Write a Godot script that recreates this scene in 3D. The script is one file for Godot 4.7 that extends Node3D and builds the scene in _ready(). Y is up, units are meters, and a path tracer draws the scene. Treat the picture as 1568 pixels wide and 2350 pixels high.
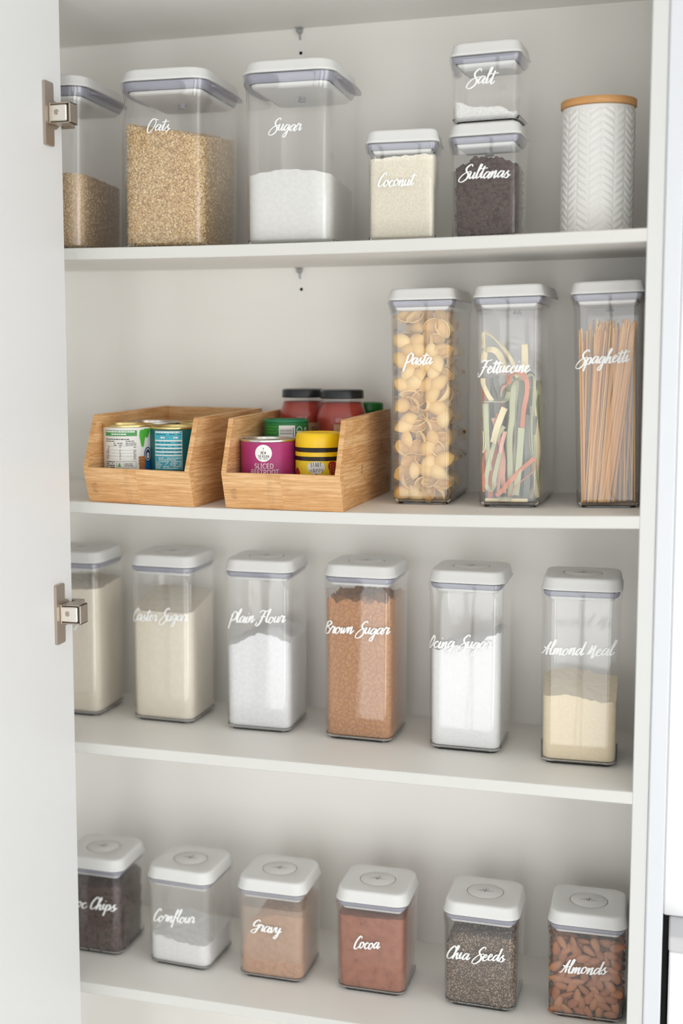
extends Node3D
# A white pantry cupboard with clear storage boxes, tins in bamboo trays and jars, lit by daylight from the kitchen windows.

const DEEP := 0.2787
const SHELF_T := 0.016
const LEVEL := {"S1": 1.0771, "S2": 0.7226, "S3": 0.3665, "S4": 0.0, "S5": -0.36}
const SAG := {"S1": 0.0045, "S2": 0.0073, "S3": 0.0007, "S4": 0.0007, "S5": 0.0}

var rng := RandomNumberGenerator.new()
var m := {}
var taken := {}


func _ready() -> void:
	rng.seed = 11
	set_view()
	set_light()
	make_materials()
	build_room()
	build_cabinet()
	build_right_side()
	build_door()
	build_containers()
	build_trays()
	build_canister()


# ---------------------------------------------------------------- camera and light

func set_view() -> void:
	var cam := Camera3D.new()
	cam.name = "camera"
	add_child(cam)
	cam.transform = Transform3D(Basis(Vector3.UP, 0.3052) * Basis(Vector3.RIGHT, -0.1094) * Basis(Vector3.BACK, -0.0057), Vector3(0.0396, 0.9288, 1.692))
	var f := 3008.6
	cam.set_frustum(0.05 * 2350.0 / f, Vector2(0.05 * (784.0 - 603.98) / f, 0.05 * (1139.0 - 1175.0) / f), 0.05, 60.0)
	cam.current = true


func set_light() -> void:
	var we := WorldEnvironment.new()
	we.name = "world"
	var e := Environment.new()
	e.background_mode = Environment.BG_SKY
	var sky := Sky.new()
	var sm := ProceduralSkyMaterial.new()
	sm.sky_top_color = Color(0.62, 0.72, 0.86)
	sm.sky_horizon_color = Color(0.90, 0.93, 0.96)
	sm.ground_bottom_color = Color(0.55, 0.55, 0.52)
	sm.ground_horizon_color = Color(0.80, 0.81, 0.80)
	sm.sky_energy_multiplier = 0.4
	sm.ground_energy_multiplier = 0.4
	sky.sky_material = sm
	e.sky = sky
	e.tonemap_mode = Environment.TONE_MAPPER_LINEAR
	e.tonemap_exposure = 1.05
	e.sdfgi_enabled = true
	e.ssao_enabled = true
	e.ssil_enabled = true
	we.environment = e
	var at := CameraAttributesPhysical.new()
	at.frustum_focal_length = 50.0
	at.exposure_aperture = 1.9
	at.frustum_focus_distance = 1.80
	we.camera_attributes = at
	add_child(we)
	# daylight through the kitchen window behind the camera and the one in the right-hand wall
	window_light("window_daylight", Vector3(-0.40, 0.26, 3.16), Vector3(-0.40, 0.26, 0.0), Vector2(1.9, 2.08), Color(0.982, 0.989, 0.99), 3.05)
	window_light("added_daylight_left", Vector3(-2.10, 0.26, 3.16), Vector3(-2.10, 0.26, 0.0), Vector2(0.8, 2.08), Color(0.982, 0.989, 0.99), 0.3)  # added fill from the left, outside what the box fronts reflect
	window_light("added_daylight_right", Vector3(1.75, 0.26, 3.16), Vector3(1.75, 0.26, 0.0), Vector2(1.4, 2.08), Color(0.982, 0.989, 0.99), 3.7)  # added light from the right, placed clear of the front reflections
	window_light("window_daylight_side", Vector3(2.76, 0.65, 1.5), Vector3(0.0, 0.65, 1.5), Vector2(1.5, 1.7), Color(0.975, 0.985, 0.99), 2.9)


func window_light(called: String, at: Vector3, to: Vector3, size: Vector2, c: Color, energy: float) -> void:
	var l := AreaLight3D.new()
	l.name = called
	l.area_size = size
	l.light_color = c
	l.light_energy = energy
	l.area_normalize_energy = true
	l.shadow_enabled = true
	l.set("area_range", 12.0)
	add_child(l)
	l.look_at_from_position(at, to, Vector3.UP)


# ---------------------------------------------------------------- materials

func mat(called: String, c: Color, rough := 0.5, metal := 0.0, spec := 0.5) -> StandardMaterial3D:
	var k := StandardMaterial3D.new()
	k.resource_name = called
	k.albedo_color = c
	k.roughness = rough
	k.metallic = metal
	k.metallic_specular = spec
	m[called] = k
	return k


func rgb(r: float, g: float, b: float) -> Color:
	return Color(r / 255.0, g / 255.0, b / 255.0)


func noise_tex(freq: float, colors: Array, offsets: Array, size := 256, kind := FastNoiseLite.TYPE_SIMPLEX, octaves := 3, sd := 1) -> NoiseTexture2D:
	var n := FastNoiseLite.new()
	n.noise_type = kind
	n.frequency = freq
	n.seed = sd
	n.fractal_octaves = octaves
	var t := NoiseTexture2D.new()
	t.width = size
	t.height = size
	t.seamless = true
	t.noise = n
	t.generate_mipmaps = false
	if colors.size():
		var g := Gradient.new()
		g.offsets = PackedFloat32Array(offsets)
		g.colors = PackedColorArray(colors)
		t.color_ramp = g
	return t


func powder(called: String, a: Color, b: Color, freq := 0.03, scale := 14.0, bump := 0.12, sd := 1, dark: Variant = null, at := 0.2) -> StandardMaterial3D:
	var k := mat(called, Color.WHITE, 0.95, 0.0, 0.2)
	var cols := [a, b]
	var offs := [0.25, 0.75]
	if dark != null:
		cols = [dark, dark, a, b]
		offs = [0.0, at, at + 0.07, 0.8]
	k.albedo_texture = noise_tex(freq, cols, offs, 256, FastNoiseLite.TYPE_SIMPLEX, 5, sd)
	k.uv1_triplanar = true
	k.uv1_scale = Vector3.ONE * scale
	k.heightmap_enabled = true
	k.heightmap_texture = noise_tex(freq * 2.5, [], [], 256, FastNoiseLite.TYPE_SIMPLEX, 4, sd + 5)
	k.heightmap_scale = bump
	return k


func make_materials() -> void:
	mat("wall_paint", rgb(242, 241, 238), 0.9)
	mat("floor_tile", rgb(224, 223, 221), 0.5)
	mat("ceiling_paint", rgb(243, 242, 240), 0.95)
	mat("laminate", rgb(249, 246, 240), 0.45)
	mat("laminate_dimmed", rgb(219, 218, 213), 0.5)  # same laminate made darker, weaker light on the front edges put into its colour
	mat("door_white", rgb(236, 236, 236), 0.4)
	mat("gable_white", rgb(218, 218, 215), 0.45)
	mat("panel_white", rgb(222, 224, 228), 0.4)
	mat("gloss_white", rgb(250, 250, 250), 0.25)
	mat("bench_stone", rgb(205, 204, 206), 0.35)
	mat("drawer_white", rgb(238, 238, 241), 0.4)
	mat("gap_dark", rgb(40, 34, 38), 0.8)
	mat("hinge_steel", rgb(184, 172, 160), 0.36, 0.9)
	mat("hinge_bright", rgb(236, 230, 220), 0.3, 0.85)
	mat("hole_dark", rgb(18, 16, 14), 0.9)
	var c := mat("clear_plastic", Color(1, 1, 1, 0.02), 0.02)
	c.transparency = BaseMaterial3D.TRANSPARENCY_ALPHA
	var d := mat("dusty_plastic", Color(0.95, 0.93, 0.9, 0.07), 0.04)
	d.transparency = BaseMaterial3D.TRANSPARENCY_ALPHA
	var cb := mat("clear_base", Color(1, 1, 1, 0.0), 0.03)
	cb.refraction_enabled = true
	cb.refraction_scale = 0.05
	var gp := mat("grip_plastic", Color(0.62, 0.6, 0.66, 0.5), 0.08)
	gp.transparency = BaseMaterial3D.TRANSPARENCY_ALPHA
	var q := mat("pin_plastic", Color(0.75, 0.75, 0.75, 0.35), 0.08)
	q.transparency = BaseMaterial3D.TRANSPARENCY_ALPHA
	var film := mat("gravy_film", Color(0.86, 0.75, 0.65, 0.28), 1.0)
	film.transparency = BaseMaterial3D.TRANSPARENCY_ALPHA
	mat("lid_white", rgb(228, 227, 225), 0.42)
	mat("seal_white", rgb(222, 221, 218), 0.4)
	mat("gasket_grey", rgb(150, 150, 165), 0.55)
	mat("valve_grey", rgb(160, 160, 165), 0.4)
	mat("engraving", rgb(104, 101, 97), 0.7)
	mat("vinyl_white", rgb(250, 250, 248), 0.6)
	powder("oat_bed", rgb(196, 158, 108), rgb(222, 190, 142), 0.06, 20.0, 0.15, 2)
	powder("grain_bed", rgb(200, 168, 130), rgb(222, 194, 158), 0.06, 20.0, 0.1, 3)
	powder("sugar_white", rgb(228, 227, 223), rgb(233, 232, 229), 0.03, 14.0, 0.03, 4)
	powder("coconut_cream", rgb(233, 224, 203), rgb(242, 235, 218), 0.06, 14.0, 0.08, 5)
	powder("salt_white", rgb(238, 236, 232), rgb(248, 247, 245), 0.05, 14.0, 0.08, 6)
	powder("caster_cream", rgb(231, 221, 203), rgb(234, 225, 208), 0.03, 8.0, 0.02, 7)
	powder("flour_white", rgb(231, 231, 232), rgb(237, 237, 238), 0.03, 14.0, 0.06, 8)
	var bs := powder("brown_sugar", rgb(188, 132, 88), rgb(206, 154, 108), 0.035, 9.0, 0.2, 9)
	var crumb: NoiseTexture2D = noise_tex(0.016, [rgb(206, 156, 112), rgb(190, 136, 92), rgb(182, 126, 84), rgb(96, 60, 38)], [0.1, 0.6, 0.86, 0.97], 512, FastNoiseLite.TYPE_SIMPLEX, 4, 19)
	(crumb.noise as FastNoiseLite).fractal_type = FastNoiseLite.FRACTAL_RIDGED
	bs.albedo_texture = crumb
	powder("icing_white", rgb(236, 236, 237), rgb(240, 240, 240), 0.03, 14.0, 0.05, 10)
	powder("almond_meal", rgb(235, 217, 184), rgb(239, 223, 193), 0.05, 14.0, 0.06, 11)
	powder("gravy_brown", rgb(178, 130, 97), rgb(192, 147, 112), 0.03, 9.0, 0.08, 12, rgb(164, 118, 86), 0.10)
	powder("cocoa_brown", rgb(150, 94, 71), rgb(166, 108, 83), 0.022, 8.0, 0.08, 13, rgb(128, 76, 58), 0.10)
	powder("chia_bed", rgb(84, 70, 60), rgb(122, 104, 90), 0.12, 24.0, 0.1, 14)
	powder("sultana_bed", rgb(58, 36, 30), rgb(88, 56, 44), 0.06, 20.0, 0.3, 15)
	powder("chip_bed", rgb(46, 30, 26), rgb(72, 48, 42), 0.06, 20.0, 0.3, 16)
	for v in [["oat_flake", rgb(218, 184, 132)], ["oat_flake_pale", rgb(238, 214, 172)], ["oat_flake_dark", rgb(184, 142, 92)], ["grain_tan", rgb(228, 202, 166)], ["chia_dark", rgb(74, 60, 52)], ["chia_pale", rgb(204, 180, 154)],
			["sultana", rgb(72, 42, 34)], ["choc_chip", rgb(74, 44, 36)]]:
		mat(v[0], v[1], 0.6)
	for v in [["almond_a", rgb(198, 126, 82)], ["almond_b", rgb(210, 142, 96)], ["almond_c", rgb(186, 112, 72)]]:
		var k := mat(v[0], Color.WHITE, 0.6)
		k.albedo_texture = noise_tex(0.05, [v[1].darkened(0.25), v[1], v[1].lightened(0.12)], [0.1, 0.5, 0.9], 128, FastNoiseLite.TYPE_SIMPLEX, 3, 21)
		k.uv1_scale = Vector3(4, 0.6, 1)
	for v in [["shell_a", rgb(234, 192, 114)], ["shell_b", rgb(240, 204, 134)], ["shell_c", rgb(226, 180, 100)]]:
		var k := mat(v[0], v[1], 0.5)
		k.backlight_enabled = true
		k.backlight = Color(0.25, 0.18, 0.08)
	for v in [["ribbon_pale", rgb(238, 222, 178)], ["ribbon_orange", rgb(220, 134, 98)], ["ribbon_pink", rgb(230, 172, 150)], ["ribbon_sage", rgb(188, 190, 152)], ["ribbon_dark", rgb(126, 130, 118)],
			["spaghetti_a", rgb(232, 174, 98)], ["spaghetti_b", rgb(222, 158, 82)], ["spaghetti_c", rgb(238, 188, 118)]]:
		mat(v[0], v[1], 0.5)
	mat("can_steel", rgb(214, 210, 204), 0.25, 1.0)
	mat("can_gold", rgb(222, 200, 140), 0.28, 1.0)
	mat("label_white", rgb(228, 226, 220), 0.5)
	mat("print_green", rgb(78, 150, 84), 0.5)
	mat("leaf_green", rgb(74, 168, 50), 0.5)
	mat("print_blue", rgb(28, 104, 168), 0.5)
	mat("print_navy", rgb(34, 52, 104), 0.5)
	mat("label_teal", rgb(12, 92, 96), 0.4)
	mat("print_aqua", rgb(70, 176, 196), 0.45)
	mat("label_pink", rgb(172, 48, 112), 0.4)
	mat("print_white", rgb(246, 244, 240), 0.5)
	mat("print_dark", rgb(52, 46, 44), 0.6)
	mat("lid_yellow", rgb(250, 204, 20), 0.35)
	mat("label_yellow", rgb(244, 208, 40), 0.45)
	mat("jar_black", rgb(36, 28, 24), 0.3)
	mat("print_red", rgb(172, 40, 34), 0.5)
	mat("nut_brown", rgb(172, 112, 62), 0.6)
	mat("label_green", rgb(34, 122, 62), 0.4)
	mat("tin_green", rgb(40, 134, 88), 0.35)
	mat("cap_green", rgb(26, 112, 44), 0.35)
	mat("cap_black", rgb(34, 36, 40), 0.28)
	mat("sauce", rgb(172, 44, 24), 0.45)
	mat("label_kraft", rgb(196, 152, 116), 0.7)
	mat("ceramic", rgb(238, 236, 232), 0.35)
	bamboo("bamboo", rgb(204, 148, 92), rgb(242, 200, 148), 31)
	bamboo("bamboo_lid", rgb(204, 146, 86), rgb(222, 170, 110), 35)


# strips of bamboo: long fine fibres along u, a few wider strips and the knuckles across them
func bamboo(called: String, a: Color, b: Color, sd: int) -> void:
	var w := 512
	var h := 256
	var im := Image.create(w, h, false, Image.FORMAT_RGB8)
	var n := FastNoiseLite.new()
	n.seed = sd
	n.frequency = 0.02
	n.fractal_octaves = 4
	var r := RandomNumberGenerator.new()
	r.seed = sd
	var strips := []
	for i in 13:
		strips.append([r.randf(), r.randf() * w, r.randf() < 0.5])
	for y in h:
		var s: Array = strips[y * 13 / h]
		for x in w:
			var k: float = 0.5 + 0.95 * n.get_noise_2d(x * 0.35, y * 9.0) + 0.35 * n.get_noise_2d(x * 1.6 + 90.0, y * 30.0) + 0.55 * (s[0] - 0.5) + 0.16 * n.get_noise_2d(x * 0.06 + 40, y * 0.5)
			var c: Color = a.lerp(b, clampf(k, 0.0, 1.0))
			var dx: float = absf(x - s[1] + 5.0 * n.get_noise_2d(y * 6.0, 9.0))
			if s[2] and dx < 9.0:
				c = c.darkened(0.34 * (1.0 - dx / 9.0) * (0.6 + n.get_noise_2d(x * 5.0, y * 5.0)))
			im.set_pixel(x, y, c)
	var k2 := mat(called, Color.WHITE, 0.5)
	k2.albedo_texture = ImageTexture.create_from_image(im)
	k2.uv1_triplanar = true
	k2.uv1_scale = Vector3(3.2, 5.5, 3.2)


# ---------------------------------------------------------------- naming helpers

func numbered(called: String) -> String:
	var n: int = taken.get(called, 0)
	taken[called] = n + 1
	return called if n == 0 else "%s_%03d" % [called, n]


func tag(o: Node3D, label: String, category: String, group := "", kind := "") -> Node3D:
	o.set_meta("label", label)
	o.set_meta("category", category)
	if group:
		o.set_meta("group", group)
	if kind:
		o.set_meta("kind", kind)
	return o


func thing(called: String, label: String, category: String, at := Vector3.ZERO, turn := 0.0, group := "") -> Node3D:
	var o := Node3D.new()
	o.name = numbered(called)
	add_child(o)
	o.position = at
	o.rotation.y = turn
	return tag(o, label, category, group)


func obj(called: String, mesh: Mesh, material: Material, parent: Node3D = null) -> MeshInstance3D:
	var o := MeshInstance3D.new()
	o.name = numbered(called) if parent == null else called
	o.mesh = mesh
	o.material_override = material
	if parent == null:
		add_child(o)
	else:
		var i := 0
		while parent.has_node(NodePath(o.name)):
			i += 1
			o.name = "%s_%03d" % [called, i]
		parent.add_child(o, true)
	return o


func struct(called: String, mesh: Mesh, material: Material) -> MeshInstance3D:
	var o := obj(called, mesh, material)
	o.set_meta("kind", "structure")
	return o


# ---------------------------------------------------------------- shape helpers

func start() -> SurfaceTool:
	var st := SurfaceTool.new()
	st.begin(Mesh.PRIMITIVE_TRIANGLES)
	return st


func done(st: SurfaceTool) -> ArrayMesh:
	st.generate_normals()
	st.index()
	return st.commit()


func tri(st: SurfaceTool, a: Vector3, b: Vector3, c: Vector3) -> void:
	if a.is_equal_approx(b) or b.is_equal_approx(c) or a.is_equal_approx(c):
		return
	st.add_vertex(a)
	st.add_vertex(b)
	st.add_vertex(c)


# rings of equal size, from the first to the last; groups[i] is the smooth group of the band between rings i and i + 1
func loft(st: SurfaceTool, rings: Array, groups: Array = []) -> void:
	var n: int = rings[0].size()
	for i in rings.size() - 1:
		st.set_smooth_group(groups[i] if i < groups.size() else 0)
		var lo: PackedVector3Array = rings[i]
		var hi: PackedVector3Array = rings[i + 1]
		for j in n:
			var k := (j + 1) % n
			tri(st, lo[j], lo[k], hi[k])
			tri(st, lo[j], hi[k], hi[j])


func rrect(w: float, d: float, r: float, y: float, arc := 6, edge := 1) -> PackedVector3Array:
	var p := PackedVector3Array()
	r = minf(r, minf(w, d) * 0.499)
	var cs := [[w / 2 - r, d / 2 - r, 0.0], [-w / 2 + r, d / 2 - r, PI / 2], [-w / 2 + r, -d / 2 + r, PI], [w / 2 - r, -d / 2 + r, PI * 1.5]]
	for i in 4:
		for j in arc + 1:
			var a: float = cs[i][2] + PI / 2 * j / arc
			p.append(Vector3(cs[i][0] + r * cos(a), y, cs[i][1] + r * sin(a)))
		var q: Array = cs[(i + 1) % 4]
		var a1: float = q[2]
		var last := p[p.size() - 1]
		var next := Vector3(q[0] + r * cos(a1), y, q[1] + r * sin(a1))
		for j in range(1, edge):
			p.append(last.lerp(next, float(j) / edge))
	return p


func circle(r: float, y: float, like: PackedVector3Array) -> PackedVector3Array:
	var p := PackedVector3Array()
	for v in like:
		var a := atan2(v.z, v.x)
		p.append(Vector3(r * cos(a), y, r * sin(a)))
	return p


func point_ring(y: float, n: int) -> PackedVector3Array:
	var p := PackedVector3Array()
	for i in n:
		p.append(Vector3(0, y, 0))
	return p


# a turned body: profile of (radius, height) from below to above, u runs round it
func lathe(profile: Array, groups: Array = [], seg := 48, v_of_y := Vector2(0, 1)) -> ArrayMesh:
	var st := start()
	for i in profile.size() - 1:
		st.set_smooth_group(groups[i] if i < groups.size() else 0)
		var a: Vector2 = profile[i]
		var b: Vector2 = profile[i + 1]
		for j in seg:
			var t0 := TAU * j / seg
			var t1 := TAU * (j + 1) / seg
			var p := [Vector3(a.x * cos(t0), a.y, a.x * sin(t0)), Vector3(a.x * cos(t1), a.y, a.x * sin(t1)), Vector3(b.x * cos(t1), b.y, b.x * sin(t1)), Vector3(b.x * cos(t0), b.y, b.x * sin(t0))]
			tri(st, p[0], p[1], p[2])
			tri(st, p[0], p[2], p[3])
	return done(st)


# a box with small chamfers, from lo to hi
func bx(lo: Vector3, hi: Vector3, ch := 0.001) -> ArrayMesh:
	var st := start()
	add_box(st, lo, hi, ch)
	return done(st)


func add_box(st: SurfaceTool, lo: Vector3, hi: Vector3, ch := 0.001) -> void:
	st.set_smooth_group(-1)
	var c := (lo + hi) / 2
	var s := hi - lo
	var at := func(w: float, d: float, y: float) -> PackedVector3Array:
		var p := PackedVector3Array()
		for v in [[1, 1], [-1, 1], [-1, -1], [1, -1]]:
			p.append(Vector3(c.x + v[0] * w / 2, y, c.z + v[1] * d / 2))
		return p
	var oct := func(w: float, d: float, k: float, y: float) -> PackedVector3Array:
		var p := PackedVector3Array()
		for v in [[1, 1], [-1, 1], [-1, -1], [1, -1]]:
			var a := Vector3(c.x + v[0] * (w / 2), y, c.z + v[1] * (d / 2 - k))
			var b := Vector3(c.x + v[0] * (w / 2 - k), y, c.z + v[1] * (d / 2))
			if v[0] * v[1] > 0:
				p.append(a)
				p.append(b)
			else:
				p.append(b)
				p.append(a)
		return p
	var r0: PackedVector3Array = oct.call(s.x - 2 * ch, s.z - 2 * ch, ch * 0.4, lo.y)
	var r1: PackedVector3Array = oct.call(s.x, s.z, ch, lo.y + ch)
	var r2: PackedVector3Array = oct.call(s.x, s.z, ch, hi.y - ch)
	var r3: PackedVector3Array = oct.call(s.x - 2 * ch, s.z - 2 * ch, ch * 0.4, hi.y)
	var cap := func(r: PackedVector3Array) -> PackedVector3Array:
		var p := PackedVector3Array()
		for v in r:
			p.append(Vector3(c.x, v.y, c.z))
		return p
	loft(st, [cap.call(r0), r0, r1, r2, r3, cap.call(r3)], [-1, -1, -1, -1, -1])


# a plate cut to an outline in the (z, y) plane, x0 to x1
func plate(outline: PackedVector2Array, x0: float, x1: float) -> ArrayMesh:
	var st := start()
	st.set_smooth_group(-1)
	var ids := Geometry2D.triangulate_polygon(outline)
	for i in range(0, ids.size(), 3):
		var a := outline[ids[i]]
		var b := outline[ids[i + 1]]
		var c := outline[ids[i + 2]]
		if (b - a).cross(c - a) > 0:
			var t := b
			b = c
			c = t
		tri(st, Vector3(x1, a.y, a.x), Vector3(x1, c.y, c.x), Vector3(x1, b.y, b.x))
		tri(st, Vector3(x0, a.y, a.x), Vector3(x0, b.y, b.x), Vector3(x0, c.y, c.x))
	var ccw := not Geometry2D.is_polygon_clockwise(outline)
	for i in outline.size():
		var a := outline[i]
		var b := outline[(i + 1) % outline.size()]
		if ccw:
			var t := a
			a = b
			b = t
		tri(st, Vector3(x0, a.y, a.x), Vector3(x0, b.y, b.x), Vector3(x1, b.y, b.x))
		tri(st, Vector3(x0, a.y, a.x), Vector3(x1, b.y, b.x), Vector3(x1, a.y, a.x))
	return done(st)


func smooth_path(pts: Array, per := 6) -> Array:
	var out := []
	for i in pts.size() - 1:
		var p0: Vector3 = pts[maxi(i - 1, 0)]
		var p1: Vector3 = pts[i]
		var p2: Vector3 = pts[i + 1]
		var p3: Vector3 = pts[mini(i + 2, pts.size() - 1)]
		for j in per:
			out.append(p1.cubic_interpolate(p2, p0, p3, float(j) / per))
	out.append(pts[pts.size() - 1])
	return out


# a flat ribbon of thickness t swept along a path; side(i) gives the direction of its width
func ribbon(path: Array, width: float, t: float, side: Callable) -> ArrayMesh:
	var st := start()
	var rings := []
	for i in path.size():
		var p: Vector3 = path[i]
		var dir: Vector3 = (path[mini(i + 1, path.size() - 1)] - path[maxi(i - 1, 0)]).normalized()
		var s: Vector3 = side.call(i)
		s = (s - dir * s.dot(dir)).normalized()
		var n := dir.cross(s).normalized()
		rings.append(PackedVector3Array([p + s * width / 2 + n * t / 2, p - s * width / 2 + n * t / 2, p - s * width / 2 - n * t / 2, p + s * width / 2 - n * t / 2]))
	for i in rings.size() - 1:
		for j in 4:
			st.set_smooth_group(j + 1)
			var k := (j + 1) % 4
			tri(st, rings[i][j], rings[i][k], rings[i + 1][k])
			tri(st, rings[i][j], rings[i + 1][k], rings[i + 1][j])
	st.set_smooth_group(-1)
	for e in [0, rings.size() - 1]:
		var r: PackedVector3Array = rings[e]
		tri(st, r[0], r[1], r[2])
		tri(st, r[0], r[2], r[3])
	return done(st)


func stuff(called: String, mesh: Mesh, places: Array, material: Material, parent: Node3D) -> MultiMeshInstance3D:
	var mm := MultiMesh.new()
	mm.transform_format = MultiMesh.TRANSFORM_3D
	mm.mesh = mesh
	mm.instance_count = places.size()
	for i in places.size():
		mm.set_instance_transform(i, places[i])
	var o := MultiMeshInstance3D.new()
	o.name = called
	o.multimesh = mm
	o.material_override = material
	o.set_meta("kind", "stuff")
	parent.add_child(o, true)
	return o


func blob(a: float, b: float, c: float, rings := 6, seg := 8, pointy := 0.0) -> ArrayMesh:
	var st := start()
	st.set_smooth_group(1)
	var rr := []
	for i in rings + 1:
		var t := PI * i / rings
		var y := -cos(t)
		var r := sin(t) * (1.0 - pointy * y)
		var p := PackedVector3Array()
		for j in seg:
			var f := TAU * j / seg
			p.append(Vector3(a * r * cos(f), b * y, c * r * sin(f)))
		rr.append(p)
	loft(st, rr, [1, 1, 1, 1, 1, 1, 1, 1, 1, 1, 1, 1])
	return done(st)


func shelf_y(k: String, x: float, z: float) -> float:
	return LEVEL[k] - SAG[k] * maxf(0.0, 1.0 - pow((x + 0.45) / 0.45, 2.0)) * (1.0 + 0.3 * z / DEEP)


# the sag tilts what stands on a shelf
func tilt(k: String, x: float) -> float:
	return atan((shelf_y(k, x + 0.01, -0.1) - shelf_y(k, x - 0.01, -0.1)) / 0.02)


func turn_any() -> Basis:
	return Basis(Vector3.UP, rng.randf() * TAU) * Basis(Vector3.RIGHT, rng.randf() * TAU) * Basis(Vector3.BACK, rng.randf() * TAU)


# ---------------------------------------------------------------- room

func build_room() -> void:
	var lo := Vector3(-2.7, -0.85, -0.34)
	var hi := Vector3(2.7, 1.78, 3.1)
	struct("floor", bx(Vector3(lo.x - 0.2, lo.y - 0.1, lo.z - 0.2), Vector3(hi.x + 0.2, lo.y, hi.z + 0.2)), m.floor_tile)
	struct("ceiling", bx(Vector3(lo.x - 0.2, hi.y, lo.z - 0.2), Vector3(hi.x + 0.2, hi.y + 0.1, hi.z + 0.2)), m.ceiling_paint)
	struct("wall_back", bx(Vector3(lo.x - 0.1, lo.y, lo.z - 0.1), Vector3(hi.x + 0.1, hi.y, lo.z)), m.wall_paint)
	struct("wall_left", bx(Vector3(lo.x - 0.1, lo.y, lo.z), Vector3(lo.x, hi.y, hi.z)), m.wall_paint)
	# front wall: the middle window, and two added openings that let in more light
	var y0 := -0.78
	var y1 := 1.3
	var spans := [[-2.5, -1.7], [-1.35, 0.55], [1.05, 2.45]]
	var st := start()
	var from := lo.x - 0.1
	for q in spans:
		add_box(st, Vector3(from, lo.y, hi.z), Vector3(q[0], hi.y, hi.z + 0.1))
		add_box(st, Vector3(q[0], lo.y, hi.z), Vector3(q[1], y0, hi.z + 0.1))
		add_box(st, Vector3(q[0], y1, hi.z), Vector3(q[1], hi.y, hi.z + 0.1))
		from = q[1]
	add_box(st, Vector3(from, lo.y, hi.z), Vector3(hi.x + 0.1, hi.y, hi.z + 0.1))
	struct("wall_front", done(st), m.wall_paint)
	for w in 3:
		st = start()
		var x0: float = spans[w][0]
		var x1: float = spans[w][1]
		var panes := 3 if w == 1 else 2
		for i in panes + 1:
			var x := x0 + (x1 - x0) * i / panes
			add_box(st, Vector3(x - 0.025, y0, hi.z - 0.02), Vector3(x + 0.025, y1, hi.z + 0.04))
		for y in [y0, y1]:
			add_box(st, Vector3(x0, y - 0.03, hi.z - 0.02), Vector3(x1, y + 0.03, hi.z + 0.04))
		struct("window_%d" % (w + 1), done(st), m.wall_paint)  # the first and last frame the added openings
	# right wall with a window
	var z0 := 0.75
	var z1 := 2.25
	st = start()
	add_box(st, Vector3(hi.x, lo.y, lo.z), Vector3(hi.x + 0.1, hi.y, z0))
	add_box(st, Vector3(hi.x, lo.y, z1), Vector3(hi.x + 0.1, hi.y, hi.z))
	add_box(st, Vector3(hi.x, lo.y, z0), Vector3(hi.x + 0.1, -0.2, z1))
	add_box(st, Vector3(hi.x, 1.5, z0), Vector3(hi.x + 0.1, hi.y, z1))
	struct("wall_right", done(st), m.wall_paint)


# ---------------------------------------------------------------- cupboard

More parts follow.
